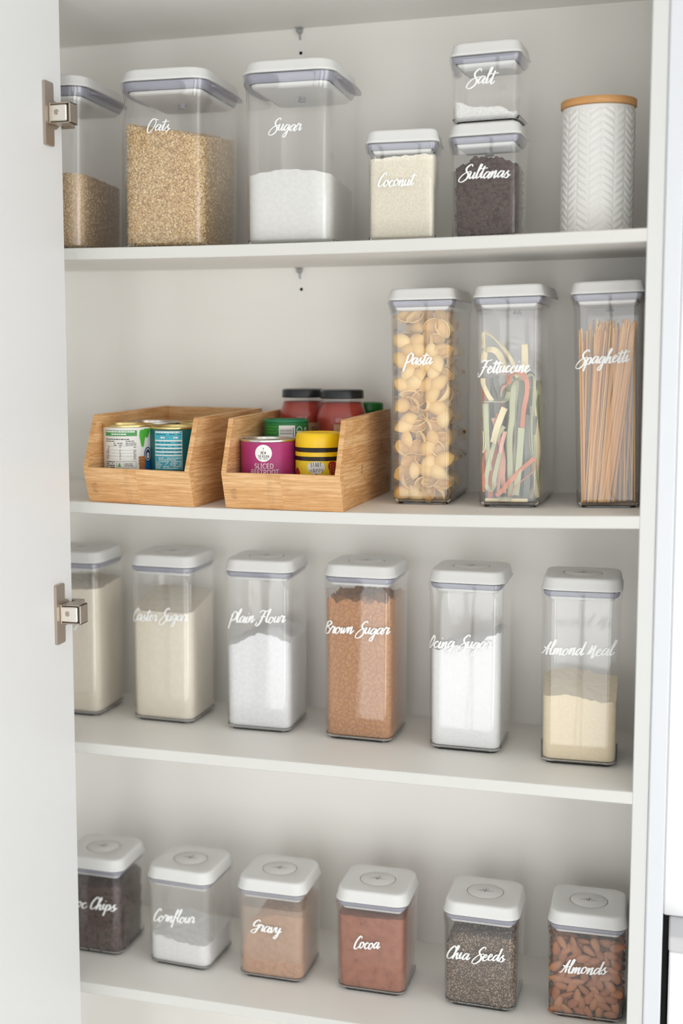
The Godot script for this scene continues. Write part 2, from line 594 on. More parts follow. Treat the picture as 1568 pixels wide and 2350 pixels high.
func build_cabinet() -> void:
	var top := 1.415
	var left := -1.12
	var t := thing("pantry_cupboard", "tall white laminate pantry cupboard standing open, holding four visible shelves", "cupboard", Vector3(0, -0.85, 0))
	var up := Vector3(0, 0.85, 0)
	# back panel with the two drilled peg holes
	var st := start()
	var y_lo := -0.85
	var hx := -0.5173
	var holes := [1.379, 1.0252]
	var hr := 0.0026
	var s := 0.006
	add_box(st, Vector3(left, y_lo, -DEEP - 0.016) + up, Vector3(hx - s, top, -DEEP) + up, 0.0002)
	add_box(st, Vector3(hx + s, y_lo, -DEEP - 0.016) + up, Vector3(0, top, -DEEP) + up, 0.0002)
	var ys := [y_lo, holes[1] - s, holes[1] + s, holes[0] - s, holes[0] + s, top]
	for i in [0, 2, 4]:
		add_box(st, Vector3(hx - s, ys[i], -DEEP - 0.016) + up, Vector3(hx + s, ys[i + 1], -DEEP) + up, 0.00002)
	st.set_smooth_group(-1)
	for hy in holes:
		var seg := 24
		for i in seg:
			var a0 := TAU * i / seg
			var a1 := TAU * (i + 1) / seg
			var c := Vector3(hx, hy, -DEEP) + up
			var p0 := c + Vector3(cos(a0), sin(a0), 0) * hr
			var p1 := c + Vector3(cos(a1), sin(a1), 0) * hr
			var q0 := c + Vector3(cos(a0), sin(a0), 0) * (s / maxf(absf(cos(a0)), absf(sin(a0))))
			var q1 := c + Vector3(cos(a1), sin(a1), 0) * (s / maxf(absf(cos(a1)), absf(sin(a1))))
			tri(st, p0, q1, q0)
			tri(st, p0, p1, q1)
	obj("back_panel", done(st), m.laminate, t)
	for hy in holes:
		var pk := obj("peg_hole", lathe([Vector2(0.0, 0.0), Vector2(hr, 0.0), Vector2(hr, 0.0148)], [0, 1], 20), m.hole_dark, t)
		pk.rotation.x = PI / 2
		pk.position = Vector3(hx, hy, -DEEP - 0.0152) + up
	obj("top_panel", bx(Vector3(left, top, -DEEP - 0.016) + up, Vector3(0.0195, top + 0.018, 0) + up), m.laminate, t)
	obj("side_panel", bx(Vector3(left - 0.018, y_lo, -DEEP - 0.016) + up, Vector3(left, top + 0.018, 0) + up), m.laminate, t)
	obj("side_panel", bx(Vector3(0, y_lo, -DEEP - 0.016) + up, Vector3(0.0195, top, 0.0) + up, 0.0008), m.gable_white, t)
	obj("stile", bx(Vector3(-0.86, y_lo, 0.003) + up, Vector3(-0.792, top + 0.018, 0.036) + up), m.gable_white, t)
	var names := {"S1": "upper white shelf carrying the large cereal boxes, the coconut and the stacked salt box",
		"S2": "white shelf carrying the two bamboo trays and the three tall pasta boxes",
		"S3": "white shelf carrying six tall boxes of flour, sugar and almond meal",
		"S4": "lowest white shelf carrying six short boxes from choc chips to almonds",
		"S5": "white shelf under the row of short boxes, hidden below the frame"}
	for k in ["S1", "S2", "S3", "S4"]:
		var sh := thing("shelf", names[k], "shelf", Vector3(0, LEVEL[k], 0))
		obj("board", shelf_mesh(k, left), m.laminate, sh)
		obj("edge_strip", shelf_edge(k, left), m.laminate_dimmed, sh)
	obj("bottom_panel", bx(Vector3(left, -0.376, -DEEP) + up, Vector3(0, -0.36, 0) + up), m.laminate, t)
	pin(Vector3(-0.5178, top, -DEEP), "small clear plastic shelf pin under the top panel against the back")
	pin(Vector3(-0.519, shelf_y("S1", -0.519, -DEEP) - SHELF_T, -DEEP), "small clear plastic shelf pin under the upper shelf against the back")


func shelf_mesh(k: String, left: float) -> ArrayMesh:
	var st := start()
	var rings := []
	var n := 30
	for i in n + 1:
		var x := lerpf(left, 0.0, float(i) / n)
		var f: float = shelf_y(k, x, -0.0004) - LEVEL[k]
		var b: float = shelf_y(k, x, -DEEP) - LEVEL[k]
		rings.append(PackedVector3Array([Vector3(x, f, -0.0005), Vector3(x, f - SHELF_T, -0.0005), Vector3(x, b - SHELF_T, -DEEP), Vector3(x, b, -DEEP)]))
	sides(st, rings)
	return done(st)


func shelf_edge(k: String, left: float) -> ArrayMesh:
	var st := start()
	var rings := []
	var n := 30
	for i in n + 1:
		var x := lerpf(left, 0.0, float(i) / n)
		var f: float = shelf_y(k, x, 0.0) - LEVEL[k]
		var q := 0.0007
		rings.append(PackedVector3Array([Vector3(x, f + 0.0001, -0.0005), Vector3(x, f - q, 0.0004), Vector3(x, f - SHELF_T + q, 0.0004), Vector3(x, f - SHELF_T - 0.0001, -0.0005)]))
	sides(st, rings)
	return done(st)


func sides(st: SurfaceTool, rings: Array) -> void:
	var n: int = rings[0].size()
	for i in rings.size() - 1:
		for j in n:
			st.set_smooth_group(j + 1)
			var q := (j + 1) % n
			tri(st, rings[i][j], rings[i + 1][j], rings[i + 1][q])
			tri(st, rings[i][j], rings[i + 1][q], rings[i][q])
	st.set_smooth_group(-1)
	for e in [0, rings.size() - 1]:
		var r: PackedVector3Array = rings[e]
		for j in range(1, n - 1):
			tri(st, r[0], r[j], r[j + 1])


func pin(at: Vector3, label: String) -> void:
	var t := thing("shelf_pin", label, "shelf pin", at, 0.0, "clear shelf pins against the back panel")
	var body := lathe([Vector2(0, 0), Vector2(0.0042, 0), Vector2(0.0048, 0.002), Vector2(0.0048, 0.008), Vector2(0.003, 0.0105), Vector2(0, 0.0105)], [0, 1, 1, 1, 1], 20)
	var o := obj("peg_head", body, m.pin_plastic, t)
	o.rotation.x = PI / 2
	o.position = Vector3(0, -0.0045, 0.0)
	var pl := plate(PackedVector2Array([Vector2(0.0, 0.0), Vector2(0.011, 0.0), Vector2(0.010, -0.004), Vector2(0.004, -0.010), Vector2(0.0025, -0.015), Vector2(0.0, -0.017)]), -0.0018, 0.0012)
	obj("support_web", pl, m.pin_plastic, t)
	obj("flange", bx(Vector3(-0.0055, -0.0016, 0.0), Vector3(0.0055, 0.0, 0.0125), 0.0003), m.pin_plastic, t)


func build_right_side() -> void:
	tag(obj("end_panel", bx(Vector3(0.0199, -0.85, -0.33), Vector3(0.0415, 1.78, 0.002), 0.002), m.panel_white), "bluish white end panel beside the right edge of the pantry cupboard", "panel")
	tag(obj("upper_cupboard", bx(Vector3(0.0418, 0.1822, -0.33), Vector3(0.66, 1.78, -0.06), 0.002), m.gloss_white), "bright glossy white cupboard front at the right edge above the benchtop", "cupboard")
	tag(obj("benchtop", bx(Vector3(0.0495, 0.1618, -0.33), Vector3(0.66, 0.1818, 0.004), 0.002), m.bench_stone), "pale grey benchtop at the lower right edge beside the pantry", "benchtop")
	var t := thing("drawer_unit", "white drawer unit below the grey benchtop at the lower right edge", "drawer", Vector3(0.36, -0.85, -0.16))
	obj("body", bx(Vector3(-0.31, 0.1, -0.17), Vector3(0.3, 1.0112, 0.135)), m.gap_dark, t)
	obj("drawer_front", bx(Vector3(-0.3095, 0.62, 0.137), Vector3(0.3, 1.0112, 0.160), 0.002), m.drawer_white, t)
	obj("drawer_front", bx(Vector3(-0.3095, 0.12, 0.137), Vector3(0.3, 0.615, 0.158), 0.002), m.drawer_white, t)


func build_door() -> void:
	var dx := -0.7585
	var z0 := 0.05
	var t := thing("cupboard_door", "open white pantry door at the left edge with two steel hinges", "door", Vector3(dx, -0.82, z0))
	obj("door_panel", bx(Vector3(-0.018, 0, 0), Vector3(0, 2.22, 0.44), 0.0012), m.door_white, t)
	for hy in [1.2415, 0.5750]:
		var h := Node3D.new()
		h.name = "hinge" if not t.has_node("hinge") else "hinge_001"
		t.add_child(h, true)
		h.position = Vector3(0, hy + 0.82, 0)
		var zc := 0.034
		# cup plate with its round bulge towards the cupboard
		var o := PackedVector2Array([Vector2(zc + 0.022, -0.0390), Vector2(zc + 0.022, 0.0390), Vector2(zc + 0.020, 0.0410), Vector2(zc - 0.001, 0.0410), Vector2(zc - 0.003, 0.0390), Vector2(zc - 0.003, 0.019)])
		for i in 9:
			var a := PI / 2 - PI * i / 8.0
			o.append(Vector2(zc - 0.003 - 0.019 * cos(a), 0.019 * sin(a)))
		o.append_array(PackedVector2Array([Vector2(zc - 0.003, -0.019), Vector2(zc - 0.003, -0.0390), Vector2(zc - 0.001, -0.0410), Vector2(zc + 0.020, -0.0410)]))
		obj("cup_plate", plate(o, -0.0005, 0.0042), m.hinge_steel, h)
		var st := start()
		add_box(st, Vector3(0.0042, -0.0105, 0.022), Vector3(0.029, 0.0105, 0.046), 0.0012)
		obj("hinge_cap", done(st), m.hinge_bright, h)
		st = start()
		add_box(st, Vector3(0.0042, -0.0135, 0.024), Vector3(0.034, -0.0117, 0.045), 0.0005)
		add_box(st, Vector3(0.0042, 0.0117, 0.024), Vector3(0.034, 0.0135, 0.045), 0.0005)
		add_box(st, Vector3(0.0318, -0.0135, 0.022), Vector3(0.034, 0.0135, 0.045), 0.0005)
		add_box(st, Vector3(0.0042, -0.0135, 0.040), Vector3(0.0062, 0.0135, 0.0468), 0.0004)
		add_box(st, Vector3(0.0042, -0.011, -0.006), Vector3(0.013, 0.011, 0.022), 0.0008)
		add_box(st, Vector3(-0.0330, -0.011, -0.0140), Vector3(0.013, 0.011, -0.005), 0.0008)
		obj("hinge_arm", done(st), m.hinge_steel, h)
		var sc := obj("adjusting_screw", lathe([Vector2(0, 0), Vector2(0.0036, 0), Vector2(0.0036, 0.0006), Vector2(0.003, 0.0012), Vector2(0.0012, 0.0012), Vector2(0.001, 0.0004), Vector2(0, 0.0004)], [0, 1, 2, 3, 4, 5], 20), m.hinge_steel, h)
		sc.rotation.x = PI / 2
		sc.position = Vector3(0.015, 0.001, 0.0458)


# ---------------------------------------------------------------- brush lettering

# each letter: advance, then strokes of points in x-heights (baseline 0), written as one string
const HAND := {
	"a": [0.92, "0.72,0.92 0.4,0.98 0.1,0.5 0.2,0.02 0.5,0.3 0.76,0.95 0.68,0.2 0.82,0 1.08,0.4"],
	"c": [0.7, "0.62,0.78 0.42,0.98 0.1,0.5 0.28,0 0.55,0.1 0.84,0.45"],
	"d": [0.92, "0.7,0.85 0.4,0.98 0.1,0.5 0.2,0.02 0.5,0.35 0.8,1.3 0.88,2.0 0.72,0.4 0.82,0 1.08,0.4"],
	"e": [0.7, "0.02,0.4 0.4,0.55 0.55,0.85 0.36,1 0.12,0.5 0.3,0 0.56,0.12 0.84,0.45"],
	"f": [0.6, "0.05,0.4 0.4,1.3 0.6,2.0 0.42,2.1 0.26,1.2 0.16,0 0.06,-0.9|0.0,0.8 0.3,0.9 0.75,0.6"],
	"g": [0.9, "0.7,0.88 0.4,0.98 0.1,0.5 0.2,0.04 0.5,0.35 0.76,0.95 0.62,-0.3 0.42,-0.95 0.14,-0.82 0.4,-0.25 1.05,0.42"],
	"h": [0.86, "0.0,0.4 0.38,1.3 0.54,1.98 0.36,2.05 0.22,1.1 0.1,0 0.34,0.72 0.58,0.95 0.58,0.3 0.7,0 1.0,0.42"],
	"i": [0.48, "0,0.4 0.2,0.98 0.14,0.25 0.27,0 0.6,0.42|0.28,1.4 0.36,1.52"],
	"l": [0.52, "0,0.4 0.36,1.3 0.5,1.98 0.34,2.05 0.2,1.1 0.18,0.15 0.34,0 0.64,0.42"],
	"m": [1.16, "0,0.5 0.14,0.98 0.1,0 0.32,0.78 0.5,0.95 0.48,0.05 0.7,0.78 0.9,0.95 0.88,0.1 1.02,0 1.3,0.42"],
	"n": [0.84, "0,0.5 0.14,0.98 0.1,0 0.36,0.8 0.58,0.98 0.54,0.0 0.68,0.0 0.98,0.5"],
	"o": [0.8, "0.5,0.98 0.16,0.78 0.1,0.2 0.34,0 0.64,0.42 0.5,0.95 0.66,0.72 0.98,0.72"],
	"p": [0.8, "0,0.4 0.18,0.98 0.1,0 0.0,-0.95 0.18,0.55 0.46,1 0.66,0.7 0.5,0.1 0.24,0.06|0.45,0.03 0.94,0.42"],
	"r": [0.7, "0,0.4 0.2,1.1 0.3,0.88 0.56,0.92 0.48,0.2 0.6,0 0.84,0.42"],
	"s": [0.66, "0,0.4 0.42,1.08 0.32,0.75 0.56,0.35 0.36,0 0.06,0.12|0.36,0 0.8,0.5"],
	"t": [0.52, "0,0.4 0.3,1.2 0.36,1.75 0.24,0.5 0.26,0.05 0.4,0 0.66,0.42|-0.12,1.3 0.3,1.42 0.85,1.45"],
	"u": [0.84, "0,0.5 0.14,0.98 0.1,0.3 0.24,0 0.5,0.4 0.64,0.98 0.58,0.2 0.7,0 0.98,0.45"],
	"v": [0.68, "0,0.6 0.12,0.98 0.22,0.02 0.5,0.6 0.56,1.0 0.82,0.8"],
	"w": [0.98, "0,0.6 0.12,0.98 0.15,0.1 0.4,0.5 0.5,0.92 0.5,0.1 0.8,0.55 0.86,1.0 1.08,0.82"],
	"y": [0.8, "0,0.5 0.12,0.98 0.14,0.2 0.36,0.1 0.62,0.95 0.48,-0.4 0.24,-0.95 0.05,-0.75 0.42,-0.15 0.9,0.42"],
	"O": [1.05, "0.8,1.75 0.5,1.95 0.1,1.2 0.06,0.2 0.3,-0.35 0.75,0.3 1.0,1.3 0.75,1.9 0.5,1.95|0.75,1.85 1.3,1.75"],
	"S": [1.2, "1.3,1.7 1.25,2.0 0.95,1.95 0.62,1.45 0.75,0.95 1.05,0.55 1.0,-0.1 0.5,-0.6 0.05,-0.45 0.15,0.15 0.65,0.75 1.35,1.0"],
	"C": [0.85, "0.95,1.65 0.9,1.98 0.62,1.95 0.2,1.1 0.12,0.2 0.38,-0.05 0.7,0.2 0.95,0.6"],
	"P": [1.0, "0.3,1.5 0.18,0.4 0.05,-0.95|0.1,1.15 0.55,1.8 0.98,1.5 0.85,0.7 0.3,0.35"],
	"F": [1.22, "0.1,1.6 0.45,1.92 1.0,1.82 1.6,1.98|0.95,1.86 0.72,0.9 0.48,-0.05 0.18,-0.5 -0.1,-0.35 0.05,0.1|0.38,0.86 0.8,0.98 1.2,0.9"],
	"B": [1.0, "0.35,1.9 0.22,1.0 0.1,0.0|0.1,1.6 0.6,2.0 0.9,1.6 0.45,1.05 0.88,0.8 0.8,0.1 0.3,-0.05 0.1,0.2"],
	"I": [0.75, "0.55,1.95 0.2,1.1 0.1,0.1 0.3,-0.1 0.62,0.7 0.7,1.6 0.5,1.95 0.35,1.5"],
	"A": [1.0, "0.0,0.1 0.25,0.15 0.62,1.2 0.88,2.0 0.74,1.0 0.76,0.0|0.2,1.15 0.6,0.9 1.15,0.95"],
	"G": [0.95, "0.9,1.6 0.72,1.9 0.25,1.5 0.15,0.9 0.5,0.8 0.88,1.2 0.76,0.3 0.5,-0.3 0.05,-0.2 0.25,0.2 1.05,0.6"],
	"M": [1.0, "0.0,0.0 0.25,0.9 0.35,1.35 0.3,0.1 0.6,1.0 0.75,1.35 0.68,-0.3 0.85,-0.35 1.15,0.5"],
	" ": [0.55, ""],
}


# strokes of a word: arrays of Vector3 (x, y, 0) in x-heights, slanted, and the extent of x
func word_strokes(word: String, slant := 0.22) -> Array:
	var out := []
	var x := 0.0
	var lo := 1e9
	var hi := -1e9
	for i in word.length():
		var g: Array = HAND[word[i]]
		var bounce := 0.07 * sin(i * 2.3 + word.length())
		for s in (g[1] as String).split("|", false):
			var pts := []
			for p in (s as String).split(" ", false):
				var v := (p as String).split(",")
				var q := Vector3(x + float(v[0]) * 0.86, float(v[1]) + bounce, 0)
				q.x += slant * q.y
				pts.append(q)
			var path := smooth_path(pts, 7)
			for q in path:
				lo = minf(lo, q.x)
				hi = maxf(hi, q.x)
			out.append(path)
		x += g[0] * 0.86
	return [out, lo, hi]


# lays strokes on a surface: place(x, y) gives the point, scale is the x-height in metres
func write_strokes(strokes: Array, pen: float, to: Callable, place: Callable) -> ArrayMesh:
	var st := start()
	st.set_smooth_group(-1)
	var layer := 0.0
	for path in strokes:
		var n: int = path.size()
		var left := []
		var right := []
		for i in n:
			var p: Vector3 = path[i]
			var d: Vector3 = (path[mini(i + 1, n - 1)] - path[maxi(i - 1, 0)])
			d = d.normalized() if d.length() > 1e-6 else Vector3.RIGHT
			var w := pen * (0.72 + 0.42 * maxf(0.0, -d.y)) * (0.6 if (i == 0 or i == n - 1) else 1.0)
			var side := Vector3(-d.y, d.x, 0) * w / 2
			left.append(to.call(p + side))
			right.append(to.call(p - side))
		for i in n - 1:
			# each piece of a stroke lies a hair above the one before, as overlapping brush strokes do
			var a: Vector3 = place.call(left[i])
			var b: Vector3 = place.call(right[i])
			var c: Vector3 = place.call(right[i + 1])
			var e: Vector3 = place.call(left[i + 1])
			var up := (b - a).cross(e - a).normalized() * layer
			layer += 0.0000015
			a += up
			b += up
			c += up
			e += up
			tri(st, a, e, c)
			tri(st, a, c, b)
	return done(st)


# ---------------------------------------------------------------- storage boxes

# w, d: base size; tw, td: size below the flare; lw, ld: lid; h: height of the lid's lower edge; lh: lid height
func body_ring(o: Dictionary, y: float, inset := 0.0) -> Array:
	var k := clampf(y / (o.h - 0.024), 0.0, 1.0)
	var f := clampf((y - (o.h - 0.024)) / 0.023, 0.0, 1.0)
	f = f * f * (3.0 - 2.0 * f)
	var w: float = lerpf(lerpf(o.w, o.tw, k), o.lw, f) - 2 * inset
	var d: float = lerpf(lerpf(o.d, o.td, k), o.ld, f) - 2 * inset
	return [w, d, maxf(o.r - inset, 0.003)]


func ring_at(o: Dictionary, y: float, inset := 0.0, arc := 7, edge := 1) -> PackedVector3Array:
	var b := body_ring(o, y, inset)
	return rrect(b[0], b[1], b[2], y, arc, edge)


func front_z(o: Dictionary, x: float, y: float) -> float:
	var b := body_ring(o, y)
	var flat: float = b[0] / 2 - b[2]
	var over := clampf(absf(x) - flat, 0.0, b[2] * 0.98)
	return b[1] / 2 - b[2] + sqrt(maxf(b[2] * b[2] - over * over, 0.0))


func make_box(o: Dictionary) -> Node3D:
	var t := thing("storage_box", o.label, "storage box", Vector3(o.x, o.y, o.z), o.turn)
	t.rotation.z = o.roll
	var wall := 0.0026
	# thick base on its foot, then the thin wall: outside, rim, inside
	var st := start()
	var rings := []
	var groups := []
	var f: PackedVector3Array = rrect(o.w - 0.012, o.d - 0.012, o.r * 0.8, 0.0, 7)
	rings.append(point_ring(0.0, f.size()))
	rings.append(f)
	rings.append(rrect(o.w - 0.0125, o.d - 0.0125, o.r * 0.8, 0.0022, 7))
	groups += [1, 2]
	for q in [[0.0025, 0.0052], [0.0034, 0.0024], [0.0052, 0.0007], [0.0075, 0.0]]:
		rings.append(ring_at(o, q[0], q[1]))
		groups.append(3)
	for q in [[0.0078, wall, 4], [0.0062, wall + 0.0008, 5], [0.0046, wall + 0.003, 5]]:
		rings.append(ring_at(o, q[0], q[1]))
		groups.append(q[2])
	rings.append(point_ring(0.0046, f.size()))
	groups.append(6)
	loft(st, rings, groups)
	obj("clear_base", done(st), m.clear_base, t)
	st = start()
	rings = [ring_at(o, 0.0078)]
	groups = []
	var hh: float = o.h
	for i in 9:
		rings.append(ring_at(o, lerpf(0.02, hh - 0.026, i / 8.0)))
		groups.append(3)
	for i in 6:
		rings.append(ring_at(o, lerpf(hh - 0.024, hh - 0.0006, i / 5.0)))
		groups.append(3)
	rings.append(ring_at(o, hh - 0.0003, wall))
	groups.append(4)
	for i in 6:
		rings.append(ring_at(o, lerpf(hh - 0.0006, hh - 0.024, i / 5.0), wall))
		groups.append(5)
	rings.append(ring_at(o, 0.0080, wall))
	groups.append(5)
	loft(st, rings, groups)
	obj("clear_body", done(st), m.dusty_plastic if o.get("dusty", false) else m.clear_plastic, t)
	if o.get("grips", false):
		for side in [-1.0, 1.0]:
			st = start()
			var x0: float = side * (o.lw / 2 - 0.004)
			var gw := 0.013
			var lo_r := []
			for yy in [hh - 0.0064, hh - 0.0056, hh - 0.0030, hh - 0.0024]:
				var pr := PackedVector3Array()
				var grow: float = 0.0 if (yy > hh - 0.0060 and yy < hh - 0.0026) else -0.0008
				for i in 21:
					var fr := i / 20.0
					var bulge := pow(sin(PI * clampf(fr * 1.0, 0.0, 1.0)), 0.35)
					pr.append(Vector3(x0 + side * (0.002 + gw * bulge + grow), yy - 0.003 * bulge, lerpf(o.d / 2 - 0.030, -o.d / 2 + 0.012, fr)))
				pr.append(Vector3(x0, yy, -o.d / 2 + 0.012))
				pr.append(Vector3(x0, yy, o.d / 2 - 0.030))
				if side < 0:
					pr.reverse()
				lo_r.append(pr)
			var c0 := PackedVector3Array()
			var c1 := PackedVector3Array()
			for i in lo_r[0].size():
				c0.append(Vector3(x0 + side * 0.006, hh - 0.0070, 0))
				c1.append(Vector3(x0 + side * 0.006, hh - 0.0040, 0))
			loft(st, [c0] + lo_r + [c1], [1, 2, 2, 2, 3])
			obj("side_grip", done(st), m.grip_plastic, t)
	# lid
	st = start()
	var lh: float = o.lh
	var top_w: float = o.lw - o.get("slope", 0.009)
	var top_d: float = o.ld - o.get("slope", 0.009)
	var lr: float = o.r + 0.003
	var a := rrect(o.lw, o.ld, lr, hh, 9, 8)
	var br: float = minf(o.get("button", 0.0255), top_d * 0.3)
	rings = [point_ring(hh, a.size()), rrect(o.lw - 0.003, o.ld - 0.003, lr, hh, 9, 8), rrect(o.lw - 0.0006, o.ld - 0.0006, lr, hh + 0.0004, 9, 8), rrect(o.lw, o.ld, lr, hh + 0.0012, 9, 8), rrect(o.lw, o.ld, lr, hh + 0.0022, 9, 8),
		rrect(o.lw - 0.0024, o.ld - 0.0024, lr, hh + 0.0042, 9, 8), rrect(top_w + 0.0026, top_d + 0.0026, lr, hh + lh - 0.0030, 9, 8), rrect(top_w + 0.0010, top_d + 0.0010, lr, hh + lh - 0.0010, 9, 8), rrect(top_w - 0.0022, top_d - 0.0022, lr, hh + lh, 9, 8),
		rrect(top_w - 0.008, top_d - 0.008, lr, hh + lh + 0.0003, 9, 8), circle(br + 0.0018, hh + lh + 0.0005, a), circle(br + 0.0010, hh + lh + 0.0001, a), circle(br + 0.0009, hh + lh - 0.0024, a), point_ring(hh + lh - 0.0024, a.size())]
	loft(st, rings, [1, 2, 2, 2, 2, 2, 2, 2, 2, 2, 2, 3, 4])
	var lid := obj("lid", done(st), m.lid_white, t)
	# press button in its round groove, with the engraved mark
	st = start()
	rings = [circle(br, hh + lh - 0.0022, a), circle(br, hh + lh + 0.0002, a), circle(br - 0.0006, hh + lh + 0.0006, a), point_ring(hh + lh + 0.0006, a.size())]
	loft(st, rings, [1, 2, 2])
	obj("press_button", done(st), m.lid_white, lid)
	if o.get("mark", true):
		var marks := mark_strokes(o.get("flip", false))
		var ty: float = hh + lh + 0.0008
		obj("engraved_mark", write_strokes(marks, 0.13, func(p: Vector3) -> Vector3: return p * 0.0062, func(p: Vector3) -> Vector3: return Vector3(p.x, ty, -p.y)), m.engraving, lid)
	# gasket and seal plate hang inside the neck
	st = start()
	var gh: float = o.get("gasket", 0.009)
	var ins := 0.0034
	rings = [ring_at(o, hh - gh, ins + 0.0040, 9, 8), ring_at(o, hh - gh + 0.0006, ins + 0.0022, 9, 8), ring_at(o, hh - gh * 0.55, ins + 0.0002, 9, 8), ring_at(o, hh - 0.0016, ins, 9, 8), ring_at(o, hh - 0.0012, ins + 0.002, 9, 8)]
	loft(st, rings, [1, 1, 1, 2])
	obj("gasket", done(st), m.gasket_grey, lid)
	st = start()
	rings = [point_ring(hh - gh - 0.0052, a.size()), ring_at(o, hh - gh - 0.0052, ins + 0.0125, 9, 8), ring_at(o, hh - gh - 0.0044, ins + 0.0068, 9, 8), ring_at(o, hh - gh - 0.0006, ins + 0.0052, 9, 8), ring_at(o, hh - gh, ins + 0.0062, 9, 8), point_ring(hh - gh, a.size())]
	loft(st, rings, [1, 2, 2, 2, 3])
	obj("seal_plate", done(st), m.seal_white, lid)
	if o.get("stem", true):
		var vs := obj("valve_stem", lathe([Vector2(0, -0.007), Vector2(0.0058, -0.007), Vector2(0.0062, -0.006), Vector2(0.004, -0.0035), Vector2(0.004, 0.0)], [1, 1, 2, 2], 24), m.valve_grey, lid)
		vs.position = Vector3(0, hh - gh - 0.005, 0)
	# brush lettering on the front
	if o.get("word", "") != "":
		var ws := word_strokes(o.word)
		var x0: float = o.lx[0]
		var x1: float = o.lx[1]
		var sc: float = (x1 - x0) / (ws[2] - ws[1])
		var y0: float = o.ly[0]
		var y1: float = o.ly[1]
		var ys: float = o.cap / 2.0
		var first: float = ws[1]
		var to := func(p: Vector3) -> Vector3: return Vector3(x0 + (p.x - first) * sc, lerpf(y0, y1, (p.x - first) * sc / (x1 - x0)) + p.y * ys, 0)
		var place := func(p: Vector3) -> Vector3:
			var xx := clampf(p.x, -o.w / 2 - 0.001, o.w / 2 + 0.001)
			return Vector3(xx, p.y, front_z(o, xx, p.y) + 0.0004)
		obj("lettering", write_strokes(ws[0], o.get("pen", 0.0021) / ((sc + ys) / 2), to, place), m.vinyl_white, t).set_meta("label", "white brush lettering reading %s" % o.word)
	return t


# a sprig over a short flourish, pressed into the button
func mark_strokes(flip: bool) -> Array:
	var s := -1.0 if flip else 1.0
	var out := []
	for line in ["-1.9,-0.3 -1.2,0.25 -0.9,-0.2 -0.5,0.3 -0.3,-0.25 0.1,0.35 0.2,-0.2 0.6,0.15 1.1,-0.1 1.9,0.2", "-0.2,-0.9 0.0,-0.1 0.1,0.9 0.0,1.6", "0.05,0.5 0.5,0.8 0.7,1.2", "0.02,0.2 -0.5,0.5 -0.7,0.95", "0.6,-0.7 0.75,-0.6"]:
		var pts := []
		for p in (line as String).split(" "):
			var v := (p as String).split(",")
			pts.append(Vector3(s * float(v[0]), s * float(v[1]), 0))
		out.append(smooth_path(pts, 5))
	return out


# what fills a box: its height h(x, z) over the box's floor
func fill_mesh(o: Dictionary, h: Callable, inset := 0.0031, rough := 0.0) -> ArrayMesh:
	var st := start()
	var edge := 14
	var arc := 4
	var n := FastNoiseLite.new()
	n.seed = int(o.x * 1000.0) + 77
	n.frequency = 70.0
	n.fractal_octaves = 3
	var hh := func(x: float, z: float) -> float: return h.call(x, z) + rough * n.get_noise_2d(x, z)
	var top := ring_at(o, o.h * 0.6, inset, arc, edge)
	var rings := [ring_at(o, 0.0048, inset + 0.004, arc, edge), ring_at(o, 0.0052, inset + 0.0022, arc, edge), ring_at(o, 0.0085, inset + 0.0005, arc, edge), ring_at(o, 0.012, inset, arc, edge)]
	rings.push_front(point_ring(0.0048, top.size()))
	var groups := [1, 1, 1, 1]
	for q in [0.5, 1.0]:
		var r := PackedVector3Array()
		for v in top:
			var y: float = lerpf(0.012, hh.call(v.x, v.z), q)
			r.append(Vector3(v.x, y, v.z))
		# follow the taper of the walls
		for i in r.size():
			var b := body_ring(o, r[i].y, inset)
			var b0 := body_ring(o, o.h * 0.6, inset)
			r[i] = Vector3(r[i].x * b[0] / b0[0], r[i].y, r[i].z * b[1] / b0[1])
		rings.append(r)
		groups.append(1)
	var last: PackedVector3Array = rings[rings.size() - 1]
	for q in [0.985, 0.9, 0.75, 0.6, 0.45, 0.3, 0.15, 0.0]:
		var r := PackedVector3Array()
		for v in last:
			var x: float = v.x * q
			var z: float = v.z * q
			r.append(Vector3(x, hh.call(x, z) - (0.0 if q < 0.98 else 0.0), z))
		rings.append(r)
		groups.append(2)
	loft(st, rings, groups)
	return done(st)


func fill(o: Dictionary, called: String, label: String, category: String, material: Material, h: Callable, rough := 0.002) -> MeshInstance3D:
	var f := obj(called, fill_mesh(o, h, 0.0029, rough), material)
	f.position = Vector3(o.x, o.y, o.z)
	f.rotation = Vector3(0, o.turn, o.roll)
	tag(f, label, category, "", "stuff")
	return f


# powder clinging to the inside of the walls above the fill
func powder_film(o: Dictionary, from: float) -> void:
	var st := start()
	var rings := []
	for i in 7:
		rings.append(ring_at(o, lerpf(from, o.h - 0.026, i / 6.0), 0.0028))
	loft(st, rings, [1, 1, 1, 1, 1, 1])
	var f := obj("powder_film", done(st), m.gravy_film)
	f.transform = local_to(o)
	tag(f, "thin film of pale brown powder clinging inside the box labelled Gravy", "gravy powder", "", "stuff")


func plane(a: float, b: float, c: float) -> Callable:
	# a at the front left, b at the front right, c at the back (all heights), w and d about 0.1
	return func(x: float, z: float) -> float: return lerpf(lerpf(a, b, clampf(x / 0.09 + 0.5, 0, 1)), c, clampf(0.5 - z / 0.09, 0, 1))


